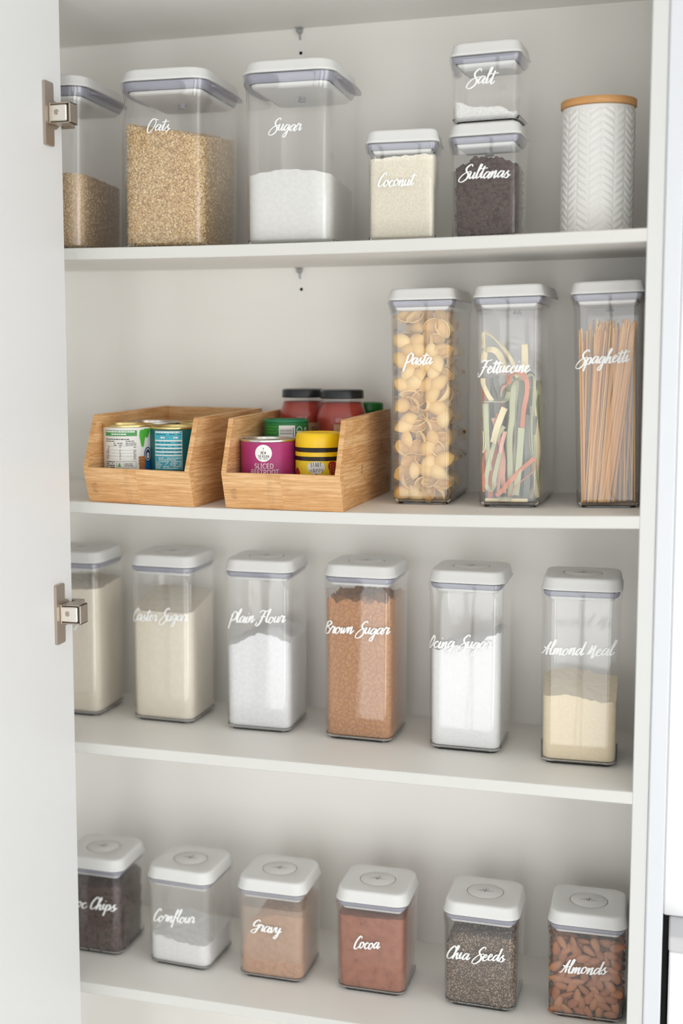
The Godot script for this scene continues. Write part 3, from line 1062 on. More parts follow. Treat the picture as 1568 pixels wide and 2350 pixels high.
# grains strewn over the sides and the top of a fill
func strew(o: Dictionary, count: int, h: Callable, size: float, flat: bool, depth := 0.0024, inset := 0.0036) -> Array:
	var out := []
	while out.size() < count:
		var side := rng.randf()
		var p := Vector3.ZERO
		var n := Vector3.ZERO
		var b := body_ring(o, o.h * 0.4, inset)
		if side < 0.56:
			p = Vector3((rng.randf() - 0.5) * (b[0] - 0.002), 0, b[1] / 2)
			n = Vector3(0, 0, 1)
		elif side < 0.8:
			p = Vector3(b[0] / 2, 0, (rng.randf() - 0.5) * (b[1] - 0.002))
			n = Vector3(1, 0, 0)
		else:
			p = Vector3((rng.randf() - 0.5) * b[0], 0, (rng.randf() - 0.5) * b[1])
			n = Vector3(0, 1, 0)
		if n.y > 0.5:
			var ox: float = absf(p.x) - (b[0] / 2 - b[2])
			var oz: float = absf(p.z) - (b[1] / 2 - b[2])
			if ox > 0 and oz > 0 and ox * ox + oz * oz > b[2] * b[2]:
				continue
		var top: float = h.call(p.x, p.z)
		if n.y > 0.5:
			p.y = top + (rng.randf() - 0.3) * size * 0.6
		else:
			p.y = 0.006 + rng.randf() * (top - 0.006)
			var bb := body_ring(o, p.y, inset)
			if n.z > 0.5:
				p.z = bb[1] / 2 - rng.randf() * depth
				var over: float = absf(p.x) - (bb[0] / 2 - bb[2])
				if over > 0:
					p.z -= bb[2] - sqrt(maxf(bb[2] * bb[2] - over * over, 0.0))
			else:
				p.x = bb[0] / 2 - rng.randf() * depth
				var over: float = absf(p.z) - (bb[1] / 2 - bb[2])
				if over > 0:
					p.x -= bb[2] - sqrt(maxf(bb[2] * bb[2] - over * over, 0.0))
		var bas := turn_any()
		if flat:
			# lie roughly against the wall
			var t1 := n.cross(Vector3(0.3, 0.8, 0.5)).normalized()
			bas = Basis(n, rng.randf() * TAU) * Basis(t1, n, t1.cross(n)) * Basis(Vector3.RIGHT, rng.randfn(0, 0.5)) * Basis(Vector3.BACK, rng.randfn(0, 0.5))
		out.append(Transform3D(bas.scaled(Vector3.ONE * size * rng.randf_range(0.7, 1.25)), p))
	return out


func build_containers() -> void:
	var tall := {"w": 0.1025, "d": 0.1025, "tw": 0.1045, "td": 0.1045, "lw": 0.1078, "ld": 0.1078, "h": 0.241, "lh": 0.0172, "r": 0.016, "shelf": "S3", "cap": 0.019}
	var low := {"w": 0.1025, "d": 0.1025, "tw": 0.1045, "td": 0.1045, "lw": 0.1085, "ld": 0.1085, "h": 0.1365, "lh": 0.0178, "r": 0.016, "shelf": "S4", "cap": 0.019}
	var noodle := {"w": 0.0820, "d": 0.172, "tw": 0.0860, "td": 0.1760, "lw": 0.0945, "ld": 0.1825, "h": 0.2812, "lh": 0.0158, "r": 0.010, "shelf": "S2", "cap": 0.018}
	var small := {"w": 0.0885, "d": 0.0885, "tw": 0.090, "td": 0.090, "lw": 0.0960, "ld": 0.0960, "h": 0.1345, "lh": 0.0165, "r": 0.011, "shelf": "S1", "cap": 0.017, "mark": false, "pen": 0.0019}
	var big := {"w": 0.122, "d": 0.175, "tw": 0.124, "td": 0.177, "lw": 0.131, "ld": 0.185, "h": 0.2290, "lh": 0.0158, "r": 0.024, "grips": true, "shelf": "S1", "cap": 0.017, "gasket": 0.0125, "mark": false, "pen": 0.0016, "button": 0.030}

	# upper shelf
	var o := spec(big, -0.840, -0.1275, 0.042, "large clear storage box of tan grain, half hidden behind the open door")
	make_box(o)
	var h := plane(0.112, 0.108, 0.104)
	var g := thing("tan_grain", "fine tan grain half filling the large box behind the open door", "grain")
	g.transform = local_to(o)
	g.set_meta("kind", "stuff")
	obj("grain_bed", fill_mesh(o, h, 0.0040, 0.003), m.grain_bed, g).set_meta("kind", "stuff")
	stuff("grains", blob(0.45, 1.0, 0.45, 5, 6), strew(o, 4200, h, 0.0022, false, 0.0012, 0.0040), m.grain_tan, g)

	o = spec(big, -0.6545, -0.1275, 0.022, "large clear storage box labelled Oats, filled with rolled oats", "Oats", [-0.0195, 0.0146], [0.1612, 0.1594])
	make_box(o)
	h = func(x: float, z: float) -> float: return lerpf(0.169, 0.151, clampf(x / 0.11 + 0.5, 0, 1)) + 0.002 * sin(x * 90.0) + 0.11 * (0.0875 - z)
	g = thing("rolled_oats", "golden rolled oats filling most of the box labelled Oats", "oats", Vector3.ZERO)
	g.transform = local_to(o)
	g.set_meta("kind", "stuff")
	obj("oat_bed", fill_mesh(o, h, 0.0044, 0.003), m.oat_bed, g).set_meta("kind", "stuff")
	var flake := blob(1.0, 0.28, 0.75, 4, 7)
	stuff("oat_flakes", flake, strew(o, 8000, h, 0.0023, true), m.oat_flake, g)
	stuff("oat_flakes", flake, strew(o, 4500, h, 0.0021, true), m.oat_flake_pale, g)
	stuff("oat_flakes", flake, strew(o, 2200, h, 0.0017, true), m.oat_flake_dark, g)

	o = spec(big, -0.4730, -0.1275, 0.030, "large clear storage box labelled Sugar, half full of white sugar", "Sugar", [-0.0246, 0.0220], [0.1522, 0.1499])
	make_box(o)
	fill(o, "white_sugar", "white sugar filling the lower half of the box labelled Sugar", "sugar", m.sugar_white, func(x: float, z: float) -> float: return 0.0970 + 0.004 * cos(x * 38.0) - 0.06 * (0.0875 - z), 0.0015)

	o = spec(small, -0.3200, -0.100, 0.09, "small clear storage box labelled Coconut, full of cream desiccated coconut", "Coconut", [-0.0302, 0.0214], [0.0735, 0.0736])
	o.h = 0.1305
	o.stem = false
	o.lw = 0.0985
	o.ld = 0.0985
	o.w = 0.0900
	o.d = 0.0900
	make_box(o)
	fill(o, "desiccated_coconut", "cream desiccated coconut filling the box labelled Coconut", "coconut", m.coconut_cream, plane(0.1095, 0.1145, 0.1145), 0.003)

	o = spec(small, -0.2080, -0.120, -0.03, "small clear storage box labelled Sultanas, lower of the stacked pair", "Sultanas", [-0.0331, 0.0352], [0.0817, 0.0796])
	o.h = 0.1360
	var sultana_top: float = o.y + o.h + o.lh
	make_box(o)
	h = func(x: float, z: float) -> float: return 0.099 + 0.005 * cos(x * 70.0) + 0.004 * sin(x * 190.0 + z * 130.0)
	g = thing("sultanas", "dark dried sultanas filling the lower box of the stacked pair", "dried fruit", Vector3.ZERO)
	g.transform = local_to(o)
	g.set_meta("kind", "stuff")
	obj("fruit_bed", fill_mesh(o, h, 0.0065, 0.003), m.sultana_bed, g).set_meta("kind", "stuff")
	stuff("dried_fruit", blob(0.75, 1.0, 0.62, 6, 8, 0.15), strew(o, 1300, h, 0.0046, false, 0.004, 0.0072), m.sultana, g)

	o = spec(small, -0.2090, -0.126, -0.045, "small clear storage box labelled Salt, stacked on the Sultanas box", "Salt", [-0.0237, 0.0188], [0.0512, 0.0483])
	o.h = 0.0875
	o.y = sultana_top + 0.0007
	o.cap = 0.019
	make_box(o)
	fill(o, "table_salt", "white salt lying in the bottom of the box labelled Salt", "salt", m.salt_white, func(x: float, _z: float) -> float: return 0.0205 - 0.19 * x * 0.9 + 0.002 * sin(x * 120.0), 0.003)

	# middle shelf of six tall boxes
	o = spec(tall, -0.8515, -0.178, -0.02, "tall clear box of cream powder half hidden behind the lower door hinge", "ly", [0.0076, 0.0225], [0.1453, 0.1462])
	make_box(o)
	fill(o, "cream_flour", "cream powder nearly filling the tall box behind the lower door hinge", "flour", m.caster_cream, plane(0.198, 0.200, 0.208), 0.003)
	o = spec(tall, -0.6963, -0.1794, -0.035, "tall clear storage box labelled Caster Sugar, filled with pale cream sugar", "Caster Sugar", [-0.0472, 0.0446], [0.1554, 0.1612])
	make_box(o)
	fill(o, "caster_sugar", "pale cream sugar in the tall box labelled Caster Sugar", "sugar", m.caster_cream, plane(0.171, 0.172, 0.194), 0.001)
	o = spec(tall, -0.5430, -0.1739, 0.0, "tall clear storage box labelled Plain Flour, over half full of white flour", "Plain Flour", [-0.0453, 0.0440], [0.1633, 0.1684])
	make_box(o)
	fill(o, "plain_flour", "white flour with a crumbled top in the box labelled Plain Flour", "flour", m.flour_white, func(x: float, z: float) -> float: return 0.141 + 0.009 * cos((x - 0.008) * 55.0) + 0.002 * sin(z * 90.0) + 0.05 * x, 0.004)
	o = spec(tall, -0.3872, -0.1674, -0.035, "tall clear storage box labelled Brown Sugar, full of crumbly brown sugar", "Brown Sugar", [-0.0507, 0.0473], [0.1573, 0.1613])
	make_box(o)
	h = plane(0.205, 0.208, 0.208)
	fill(o, "brown_sugar", "crumbly brown sugar filling the box labelled Brown Sugar", "sugar", m.brown_sugar, h, 0.010)
	o = spec(tall, -0.2320, -0.1597, -0.022, "tall clear storage box labelled Icing Sugar, over half full of bright white powder", "Icing Sugar", [-0.0518, 0.0389], [0.1468, 0.1518])
	make_box(o)
	fill(o, "icing_sugar", "bright white icing sugar sloping up to the right in its tall box", "sugar", m.icing_white, func(x: float, z: float) -> float: return 0.151 + 0.20 * x + 0.006 * smoothstep(0.02, 0.035, x) * 1.5 + 0.05 * z, 0.005)
	o = spec(tall, -0.0755, -0.1406, 0.025, "tall clear storage box labelled Almond Meal, under half full of pale meal", "Almond Meal", [-0.0527, 0.0473], [0.1522, 0.1563])
	make_box(o)
	fill(o, "almond_meal", "pale cream almond meal in the rightmost tall box on its shelf", "almond meal", m.almond_meal, func(x: float, z: float) -> float: return 0.093 + 0.004 * cos(x * 60.0 + 1.0) + 0.32 * (0.05 - z) * 0.5, 0.003)

	# lowest shelf of six short boxes
	o = spec(low, -0.8055, -0.1385, -0.01, "short clear storage box labelled Choc Chips, cut off by the open door", "Choc Chips", [-0.0426, 0.0450], [0.0721, 0.0751])
	make_box(o)
	h = plane(0.100, 0.106, 0.108)
	g = thing("choc_chips", "dark chocolate chips filling the short box cut off by the door", "chocolate chips", Vector3.ZERO)
	g.transform = local_to(o)
	g.set_meta("kind", "stuff")
	obj("chip_bed", fill_mesh(o, h, 0.0055, 0.003), m.chip_bed, g).set_meta("kind", "stuff")
	stuff("chips", blob(0.9, 0.8, 0.9, 6, 8, 0.35), strew(o, 2200, h, 0.0040, false, 0.003, 0.0066), m.choc_chip, g)
	o = spec(low, -0.6562, -0.1330, -0.06, "short clear storage box labelled Cornflour, one third full of white powder", "Cornflour", [-0.0387, 0.0303], [0.0693, 0.0758])
	o.dusty = true
	make_box(o)
	fill(o, "cornflour", "white cornflour lying in the bottom third of the box labelled Cornflour", "flour", m.flour_white, func(x: float, z: float) -> float: return 0.043 + 0.0035 * cos((x + 0.045) * 45.0) + 0.16 * (0.05 - z) * 0.3, 0.003)
	o = spec(low, -0.5126, -0.1340, -0.005, "short clear storage box labelled Gravy, powder heaped up towards the right", "Gravy", [-0.0289, 0.0185], [0.0759, 0.0756])
	o.dusty = true
	make_box(o)
	fill(o, "gravy_powder", "light brown gravy powder heaped against the right of its box", "gravy powder", m.gravy_brown, func(x: float, z: float) -> float: return lerpf(0.040, 0.100, smoothstep(-0.052, -0.020, x)) + 0.003 * sin(x * 60.0) + 0.05 * (0.05 - z), 0.003)
	powder_film(o, 0.030)
	o = spec(low, -0.3618, -0.1370, 0.0, "short clear storage box labelled Cocoa, full of reddish brown cocoa", "Cocoa", [-0.0231, 0.0150], [0.0676, 0.0714])
	o.stem = false
	make_box(o)
	fill(o, "cocoa_powder", "reddish brown cocoa powder filling the box labelled Cocoa", "cocoa", m.cocoa_brown, plane(0.1135, 0.1165, 0.1165), 0.003)
	o = spec(low, -0.2034, -0.1374, -0.012, "short clear storage box labelled Chia Seeds, full of speckled dark seeds", "Chia Seeds", [-0.0462, 0.0368], [0.0704, 0.0773])
	make_box(o)
	h = func(x: float, z: float) -> float: return lerpf(0.088, 0.1085, smoothstep(-0.05, -0.025, x)) + 0.05 * (0.05 - z)
	g = thing("chia_seeds", "speckled dark and pale chia seeds filling the box labelled Chia Seeds", "seeds", Vector3.ZERO)
	g.transform = local_to(o)
	g.set_meta("kind", "stuff")
	obj("seed_bed", fill_mesh(o, h, 0.0034, 0.002), m.chia_bed, g).set_meta("kind", "stuff")
	stuff("seeds", blob(0.6, 1.0, 0.6, 4, 6), strew(o, 7000, h, 0.0010, false, 0.0008), m.chia_dark, g)
	stuff("seeds", blob(0.6, 1.0, 0.6, 4, 6), strew(o, 3600, h, 0.0009, false, 0.0005, 0.0033), m.chia_pale, g)
	o = spec(low, -0.0586, -0.1472, 0.015, "short clear storage box labelled Almonds, rightmost on the lowest shelf", "Almonds", [-0.0358, 0.0288], [0.0669, 0.0724])
	make_box(o)
	fill_almonds(o)

	# pasta boxes beside the trays
	o = spec(noodle, -0.2949, -0.1840, 0.0144, "tall clear storage box labelled Pasta, full of pale shell pasta", "Pasta", [-0.0248, 0.0162], [0.1933, 0.1932])
	make_box(o)
	fill_shells(o)
	o = spec(noodle, -0.1695, -0.1650, -0.024, "tall clear storage box labelled Fettuccine, holding tricolour pasta ribbons", "Fettuccine", [-0.0420, 0.0295], [0.1807, 0.1818])
	make_box(o)
	fill_fettuccine(o)
	o = spec(noodle, -0.0430, -0.1704, 0.008, "tall clear storage box labelled Spaghetti, holding long golden strands", "Spaghetti", [-0.0405, 0.0285], [0.1895, 0.1916])
	make_box(o)
	fill_spaghetti(o)


func spec(base: Dictionary, x: float, z: float, turn: float, label: String, word := "", lx := [], ly := []) -> Dictionary:
	var o := base.duplicate()
	o.x = x
	o.z = z
	o.turn = turn
	o.label = label
	o.word = word
	o.lx = lx
	o.ly = ly
	o.y = shelf_y(o.shelf, x, z) + 0.0002
	o.roll = tilt(o.shelf, x)
	return o


func local_to(o: Dictionary) -> Transform3D:
	return Transform3D(Basis(Vector3.UP, o.turn) * Basis(Vector3.BACK, o.roll), Vector3(o.x, o.y, o.z))


# puts copies of meshes at places (in the box's own axes): the first `single` of them as things, the rest as stuff
func heap(o: Dictionary, places: Array, single: int, meshes: Array, mats: Array, called: String, label: String, category: String, group: String, rest_name: String, rest_label: String) -> void:
	var base := local_to(o)
	var rest := []
	for i in places.size():
		if i < single:
			var e := obj(called, meshes[i % meshes.size()], mats[(i * 7 + i / 5) % mats.size()])
			e.transform = base * places[i]
			tag(e, label, category, group)
		else:
			rest.append(places[i])
	if rest.size():
		var g := thing(rest_name, rest_label, category)
		g.transform = base
		g.set_meta("kind", "stuff")
		for k in mats.size():
			var part := []
			for i in range(k, rest.size(), mats.size()):
				part.append(rest[i])
			stuff(called + "_pieces", meshes[k % meshes.size()], part, mats[k], g)


func almond_mesh(sd: int) -> ArrayMesh:
	var st := start()
	var rr := []
	var groups := []
	var seg := 14
	for i in 11:
		var t := PI * i / 10.0
		var y := -cos(t)
		var r := pow(sin(t), 0.9) * (1.0 - 0.28 * y) * (1.0 if y < 0.6 else 1.0 - (y - 0.6) * 0.3)
		var p := PackedVector3Array()
		for j in seg:
			var f := TAU * j / seg
			var k := 1.0 + 0.03 * sin(f * 9.0 + sd)
			p.append(Vector3(0.0060 * r * cos(f) * k, 0.0108 * y, 0.0038 * r * sin(f) * k))
		rr.append(p)
		groups.append(1)
	loft(st, rr, groups)
	return done(st)


func fill_almonds(o: Dictionary) -> void:
	var places := []
	var b := body_ring(o, 0.05, 0.0032)
	var w: float = b[0] - 0.016
	var d: float = b[1]
	for layer in 9:
		var z: float = d / 2 - 0.0045 - layer * 0.0102
		var row := 0
		var y := 0.0105
		while y < 0.112:
			var cols := 6
			for c in cols:
				var x: float = -w / 2 + w * (c + (0.5 if row % 2 else 0.0)) / (cols - 0.5) + rng.randfn(0, 0.0012)
				x = clampf(x, -w / 2 - 0.001, w / 2 + 0.001)
				if y > 0.104 and rng.randf() < 0.35:
					continue
				var roll := rng.randf() * TAU
				var bas := Basis(Vector3.BACK, roll) * Basis(Vector3.UP, rng.randfn(0, 0.35)) * Basis(Vector3.RIGHT, rng.randfn(0, 0.16))
				places.append(Transform3D(bas.scaled(Vector3.ONE * rng.randf_range(0.9, 1.08)), Vector3(x, y + rng.randfn(0, 0.001), z - rng.randf() * 0.0022)))
			y += 0.0108
			row += 1
	heap(o, places, 130, [almond_mesh(1), almond_mesh(3), almond_mesh(5)], [m.almond_a, m.almond_b, m.almond_c], "almond", "brown whole almond in the rightmost short box", "almond", "almonds in their clear box",
		"almond_heap", "brown almonds heaped behind those at the front of their box")


# a small shell: a bowl curled round its long axis, with a rim
func shell_mesh(open: float) -> ArrayMesh:
	var st := start()
	var nu := 12
	var nv := 10
	var grid := []
	for s in 2:
		var g := []
		for i in nu + 1:
			var u := -1.0 + 2.0 * i / nu
			var r := pow(maxf(1.0 - u * u, 0.0), 0.72) * (1.0 - 0.12 * u)
			var row := []
			for j in nv + 1:
				var v := lerpf(-open, open, float(j) / nv) * (1.0 - 0.15 * u * u)
				var k := 1.0 - (0.13 if s == 1 else 0.0)
				row.append(Vector3(0.0100 * r * sin(v) * k, 0.0148 * u * (1.0 - 0.03 * s), -0.0088 * r * cos(v) * k + 0.002 * u * u + (0.0004 if s == 1 else 0.0)))
			g.append(row)
		grid.append(g)
	for i in nu:
		for j in nv:
			st.set_smooth_group(1)
			tri(st, grid[0][i][j], grid[0][i + 1][j + 1], grid[0][i + 1][j])
			tri(st, grid[0][i][j], grid[0][i][j + 1], grid[0][i + 1][j + 1])
			st.set_smooth_group(2)
			tri(st, grid[1][i][j], grid[1][i + 1][j], grid[1][i + 1][j + 1])
			tri(st, grid[1][i][j], grid[1][i + 1][j + 1], grid[1][i][j + 1])
	st.set_smooth_group(3)
	for i in nu:
		for j in [0, nv]:
			tri(st, grid[0][i][j], grid[0][i + 1][j], grid[1][i + 1][j])
			tri(st, grid[0][i][j], grid[1][i + 1][j], grid[1][i][j])
	return done(st)


func fill_shells(o: Dictionary) -> void:
	var places := []
	var w := 0.0560
	for layer in 9:
		var z: float = 0.172 / 2 - 0.0135 - layer * 0.0165
		var row := 0
		var y := 0.0145
		while y < 0.248 + 0.012 * minf(layer, 2.0):
			for c in 4:
				var x: float = -w / 2 + w * (c + (0.5 if row % 2 else 0.0)) / 3.5 + rng.randfn(0, 0.0015)
				x = clampf(x, -w / 2, w / 2)
				if y > 0.238 and (rng.randf() < 0.45 or (layer == 0 and x < 0.0)):
					continue
				var bas := Basis(Vector3.BACK, rng.randf() * TAU) * Basis(Vector3.UP, (PI if rng.randf() < 0.5 else 0.0) + rng.randfn(0, 0.45)) * Basis(Vector3.RIGHT, rng.randfn(0, 0.4))
				places.append(Transform3D(bas.scaled(Vector3.ONE * rng.randf_range(0.92, 1.12)), Vector3(x, y + rng.randfn(0, 0.0018), z - rng.randf() * 0.003)))
			y += 0.0152
			row += 1
	heap(o, places, 170, [shell_mesh(1.75), shell_mesh(2.1), shell_mesh(1.5)], [m.shell_a, m.shell_b, m.shell_c], "pasta_shell", "pale golden shell pasta piece in the box labelled Pasta", "pasta", "shell pasta in its tall box",
		"shell_pasta_heap", "pale golden shell pasta heaped behind the pieces at the front of its box")


const RIBBONS := [
	["pale", 5.0, 8.0, "-35,214 -35,223 -35,232 -32,235 -22,229 -10,216 3,196 10,174"],
	["pale", 8.0, 12.0, "-35,196 -33,210 -25,212 -17,208 -10,196 -4,181"],
	["pale", 8.5, 16.0, "19,218 19,192 17,174 15,151"],
	["orange", 6.0, 4.0, "-1,166 2,177 9,181 17,179 23,169 23,152 19,129 17,107"],
	["sage", 7.5, 6.0, "11,169 6,163 4,144 3,120 0,94 0,57 1,15"],
	["sage", 8.5, 3.0, "16,107 14,80 12,50 8,16"],
	["pale", 8.5, 2.0, "-6,134 -12,120 -18,102 -22,87"],
	["orange", 6.0, 1.5, "33,66 16,51 1,35 -9,23 -18,15"],
	["orange", 3.0, 2.5, "33,66 35,62 31,48 16,35 5,25 1,14"],
	["pink", 5.0, 6.0, "-6,102 -12,79 -14,56 -16,19"],
	["pink", 6.0, 9.0, "-22,120 -10,71 -10,41 -8,18"],
	["sage", 6.0, 3.0, "-7,109 -20,87 -29,53 -32,30 -26,22 -21,28 -20,41 -13,72"],
	["sage", 7.5, 4.0, "-32,140 -32,124 -30,79 -27,49"],
	["sage", 7.0, 2.0, "-34,143 -19,142 -5,144 0,155"],
	["pale", 6.0, 3.0, "-35,174 -35,166 -29,153 -23,143"],
	["orange", 5.0, 10.0, "-35,174 -35,147 -33,133 -31,127"],
	["pale", 5.0, 1.5, "-33,8 -13,8 12,8 24,8"],
	["pale", 3.0, 2.0, "-35,103 -35,86 -35,73 -32,86"],
	["orange", 4.0, 3.0, "-31,77 -35,64 -35,41 -35,20"],
	["sage", 4.0, 5.0, "22,175 28,177 33,173 32,144 30,102 34,35"],
	["sage", 4.0, 12.0, "25,159 31,160 35,154 30,129 26,94 32,42"],
	["dark", 7.0, 14.0, "-19,177 -17,159 14,94 13,14"],
	["dark", 8.0, 11.0, "21,124 23,64 21,10"],
	["dark", 7.0, 18.0, "-27,174 -22,155 -17,108 -22,17"],
	["sage", 6.0, 2.5, "-16,11 -6,12 3,10"],
	["pink", 4.0, 4.0, "-11,149 -9,160 -2,166 -5,178 -11,181"],
]


func fill_fettuccine(o: Dictionary) -> void:
	var names := {"pale": "pale yellow fettuccine ribbon", "orange": "orange red fettuccine ribbon", "pink": "pale pink fettuccine ribbon", "sage": "sage green fettuccine ribbon", "dark": "dark green fettuccine ribbon"}
	var base := local_to(o)
	var list := RIBBONS.duplicate()
	var kinds := ["sage", "dark", "sage", "pink", "dark", "pale", "orange", "dark"]
	for i in 46:
		var x := rng.randf_range(-0.033, 0.033)
		var up := rng.randf_range(110, 172)
		var line := ""
		var lean := rng.randf_range(-12, 12)
		for k in 5:
			var f := k / 4.0
			line += "%.1f,%.1f " % [clampf(x * 1000 + lean * (f - 0.5) + rng.randf_range(-3, 3), -34.5, 34.5), lerpf(10, up, f)]
		if i % 3 == 0:
			line += "%.1f,%.1f %.1f,%.1f" % [clampf(x * 1000 + lean * 0.5 + 7, -34.5, 34.5), up + 6, clampf(x * 1000 + lean * 0.5 + 12, -34.5, 34.5), up - 12]
		list.append([kinds[i % 8], rng.randf_range(5.0, 8.0), 10.0 + rng.randf() * 80.0, line.strip_edges()])
	for r in list:
		var pts := []
		var depth: float = 0.0058 + r[2] / 1000.0
		var i := 0
		for p in (r[3] as String).split(" ", false):
			var v := (p as String).split(",")
			var y := maxf(float(v[1]) / 1000.0, 0.009)
			pts.append(Vector3(float(v[0]) / 1000.0, y, body_ring(o, y)[1] / 2 - depth - 0.0016 * (i % 2)))
			i += 1
		var path := smooth_path(pts, 6)
		var twist := rng.randf_range(-0.5, 0.5)
		var edge_on: bool = r[1] < 4.5
		var mesh := ribbon(path, r[1] / 1000.0, 0.0011, func(k: int) -> Vector3:
			var d: Vector3 = (path[mini(k + 1, path.size() - 1)] - path[maxi(k - 1, 0)]).normalized()
			var flat := d.cross(Vector3(0, 0, 1))
			if flat.length() < 0.05:
				flat = Vector3(1, 0, 0)
			var a := twist + 0.35 * sin(k * 0.3) + (1.0 if edge_on else 0.0) + 0.9 * absf(d.x)
			return flat.normalized() * cos(a) + Vector3(0, 0, 1) * sin(a))
		var e := obj("fettuccine_ribbon", mesh, m["ribbon_" + r[0]])
		e.transform = base
		tag(e, names[r[0]] + " among the others in the tall box labelled Fettuccine", "pasta", r[0] + " ribbons in the fettuccine box")


func fill_spaghetti(o: Dictionary) -> void:
	var base := local_to(o)
	var meshes := []
	for i in 3:
		meshes.append(lathe([Vector2(0, 0), Vector2(0.00095, 0), Vector2(0.00095, 1.0), Vector2(0, 1.0)], [1, 2, 3], 7))
	var mats := [m.spaghetti_a, m.spaghetti_b, m.spaghetti_c]
	for i in 260:
		var depth := 0.0055 + pow(rng.randf(), 1.6) * 0.085
		var z: float = 0.172 / 2 - depth
		var a := Vector3.ZERO
		var b := Vector3.ZERO
		var k := rng.randf()
		if k < 0.07:
			var x := rng.randf_range(-0.0365, -0.0320)
			a = Vector3(x + 0.002, 0.0065, z)
			b = Vector3(x, rng.randf_range(0.215, 0.238), z - 0.003)
		elif k < 0.55:
			var f := rng.randf()
			a = Vector3(lerpf(-0.034, -0.002, f) + rng.randfn(0, 0.003), 0.0065, z)
			b = Vector3(lerpf(-0.024, 0.020, f) + rng.randfn(0, 0.003), rng.randf_range(0.226, 0.249), z - rng.randf() * 0.012)
		elif k < 0.86:
			var f := rng.randf()
			depth = minf(depth, 0.0068 + rng.randf() * 0.008)
			z = 0.172 / 2 - depth
			a = Vector3(lerpf(-0.014, 0.002, f) + rng.randfn(0, 0.002), 0.0065, z)
			b = Vector3(lerpf(0.020, 0.0362, f) + rng.randfn(0, 0.001), rng.randf_range(0.230, 0.248), z - rng.randf() * 0.004)
		else:
			a = Vector3(rng.randf_range(0.005, 0.0345), 0.0065, z - 0.012)
			b = Vector3(rng.randf_range(0.012, 0.035), rng.randf_range(0.205, 0.24), z - 0.016)
		a.x = clampf(a.x, -0.0365, 0.0365)
		b.x = clampf(b.x, -0.0368, 0.0368)
		var y := (b - a).normalized()
		var x := y.cross(Vector3(0, 0, 1)).normalized()
		var e := obj("spaghetti_strand", meshes[i % 3], mats[(i * 5 + i / 7) % 3])
		e.transform = base * Transform3D(Basis(x, b - a, x.cross(y)), a)
		tag(e, "long thin golden spaghetti strand standing in the box labelled Spaghetti", "pasta", "spaghetti strands in their tall box")


# ---------------------------------------------------------------- bamboo trays with tins and jars

func build_trays() -> void:
	tray(-0.6745, -0.003, -0.08, 0.165, 0.246, "open-fronted bamboo tray holding four tins, left of the two trays")
	tray(-0.4650, -0.003, -0.03, 0.168, 0.262, "open-fronted bamboo tray holding sauce jars, a pink tin and a yellow jar")
	var fy := shelf_y("S2", -0.46, -0.1) + 0.0083
	var c := can("food_tin", 0.0361, 0.1035, Vector3(-0.713, fy, -0.052), m.can_gold, m.label_white, "white labelled food tin with green banner and gold rim, front left in the left tray")
	print_white_tin(c, 0.0361)
	c = can("food_tin", 0.0361, 0.1005, Vector3(-0.6465, fy, -0.066), m.can_gold, m.label_teal, "dark teal food tin with an aqua nutrition panel, front right in the left tray")
	print_teal_tin(c, 0.0361)
	can("food_tin", 0.0358, 0.1030, Vector3(-0.7030, fy, -0.1285), m.can_steel, m.label_white, "food tin with a silver rim behind the white labelled tin in the left tray")
	can("food_tin", 0.0352, 0.1030, Vector3(-0.6310, fy, -0.1395), m.can_gold, m.label_teal, "food tin with a gold rim behind the dark teal tin in the left tray")
	c = can("food_tin", 0.0382, 0.0855, Vector3(-0.5020, fy, -0.0525), m.can_steel, m.label_pink, "pink tin of sliced beetroot at the front of the right tray")
	print_pink_tin(c, 0.0382)
	c = can("food_tin", 0.0323, 0.1080, Vector3(-0.4990, fy, -0.1310), m.tin_green, m.label_green, "green tin with a white barcode patch behind the pink beetroot tin")
	print_green_tin(c, 0.0323)
	yellow_jar(Vector3(-0.4290, fy, -0.0545))
	sauce_jar(Vector3(-0.4965, fy, -0.2117), 0.036, 0.0311, "glass jar of red sauce with a black lid, left of the two sauce jars")
	sauce_jar(Vector3(-0.4275, fy, -0.1780), 0.0373, 0.0318, "glass jar of red sauce with a black lid, right of the two sauce jars")
	green_capped_jar(Vector3(-0.4000, fy, -0.2350))


func tray(x: float, z: float, turn: float, w: float, d: float, label: String) -> void:
	var t := thing("bamboo_tray", label, "tray", Vector3(x, shelf_y("S2", x, z) + 0.0006, z), turn, "bamboo trays on the pasta shelf")
	t.rotation.z = tilt("S2", x)
	var th := 0.007
	obj("front_panel", plate(PackedVector2Array([Vector2(0.0, 0.0), Vector2(0.0175, 0.0495), Vector2(0.0170, 0.0503), Vector2(0.0108, 0.0503), Vector2(-0.007, 0.0)]), -w / 2, w / 2), m.bamboo, t)
	var side := PackedVector2Array([Vector2(-0.0071, 0.0), Vector2(0.0107, 0.0503), Vector2(0.0170, 0.0504), Vector2(0.0165, 0.053), Vector2(-0.0128, 0.1215), Vector2(-0.0150, 0.1230), Vector2(-d + 0.001, 0.1265), Vector2(-d, 0.1255), Vector2(-d, 0.0)])
	obj("side_panel", plate(side, -w / 2, -w / 2 + th), m.bamboo, t)
	obj("side_panel", plate(side, w / 2 - th, w / 2), m.bamboo, t)
	obj("back_panel", bx(Vector3(-w / 2 + th, 0.0, -d), Vector3(w / 2 - th, 0.1262, -d + 0.006), 0.0006), m.bamboo, t)
	obj("tray_floor", bx(Vector3(-w / 2 + th, 0.001, -d + 0.006), Vector3(w / 2 - th, 0.0068, -0.0075), 0.0004), m.bamboo, t)


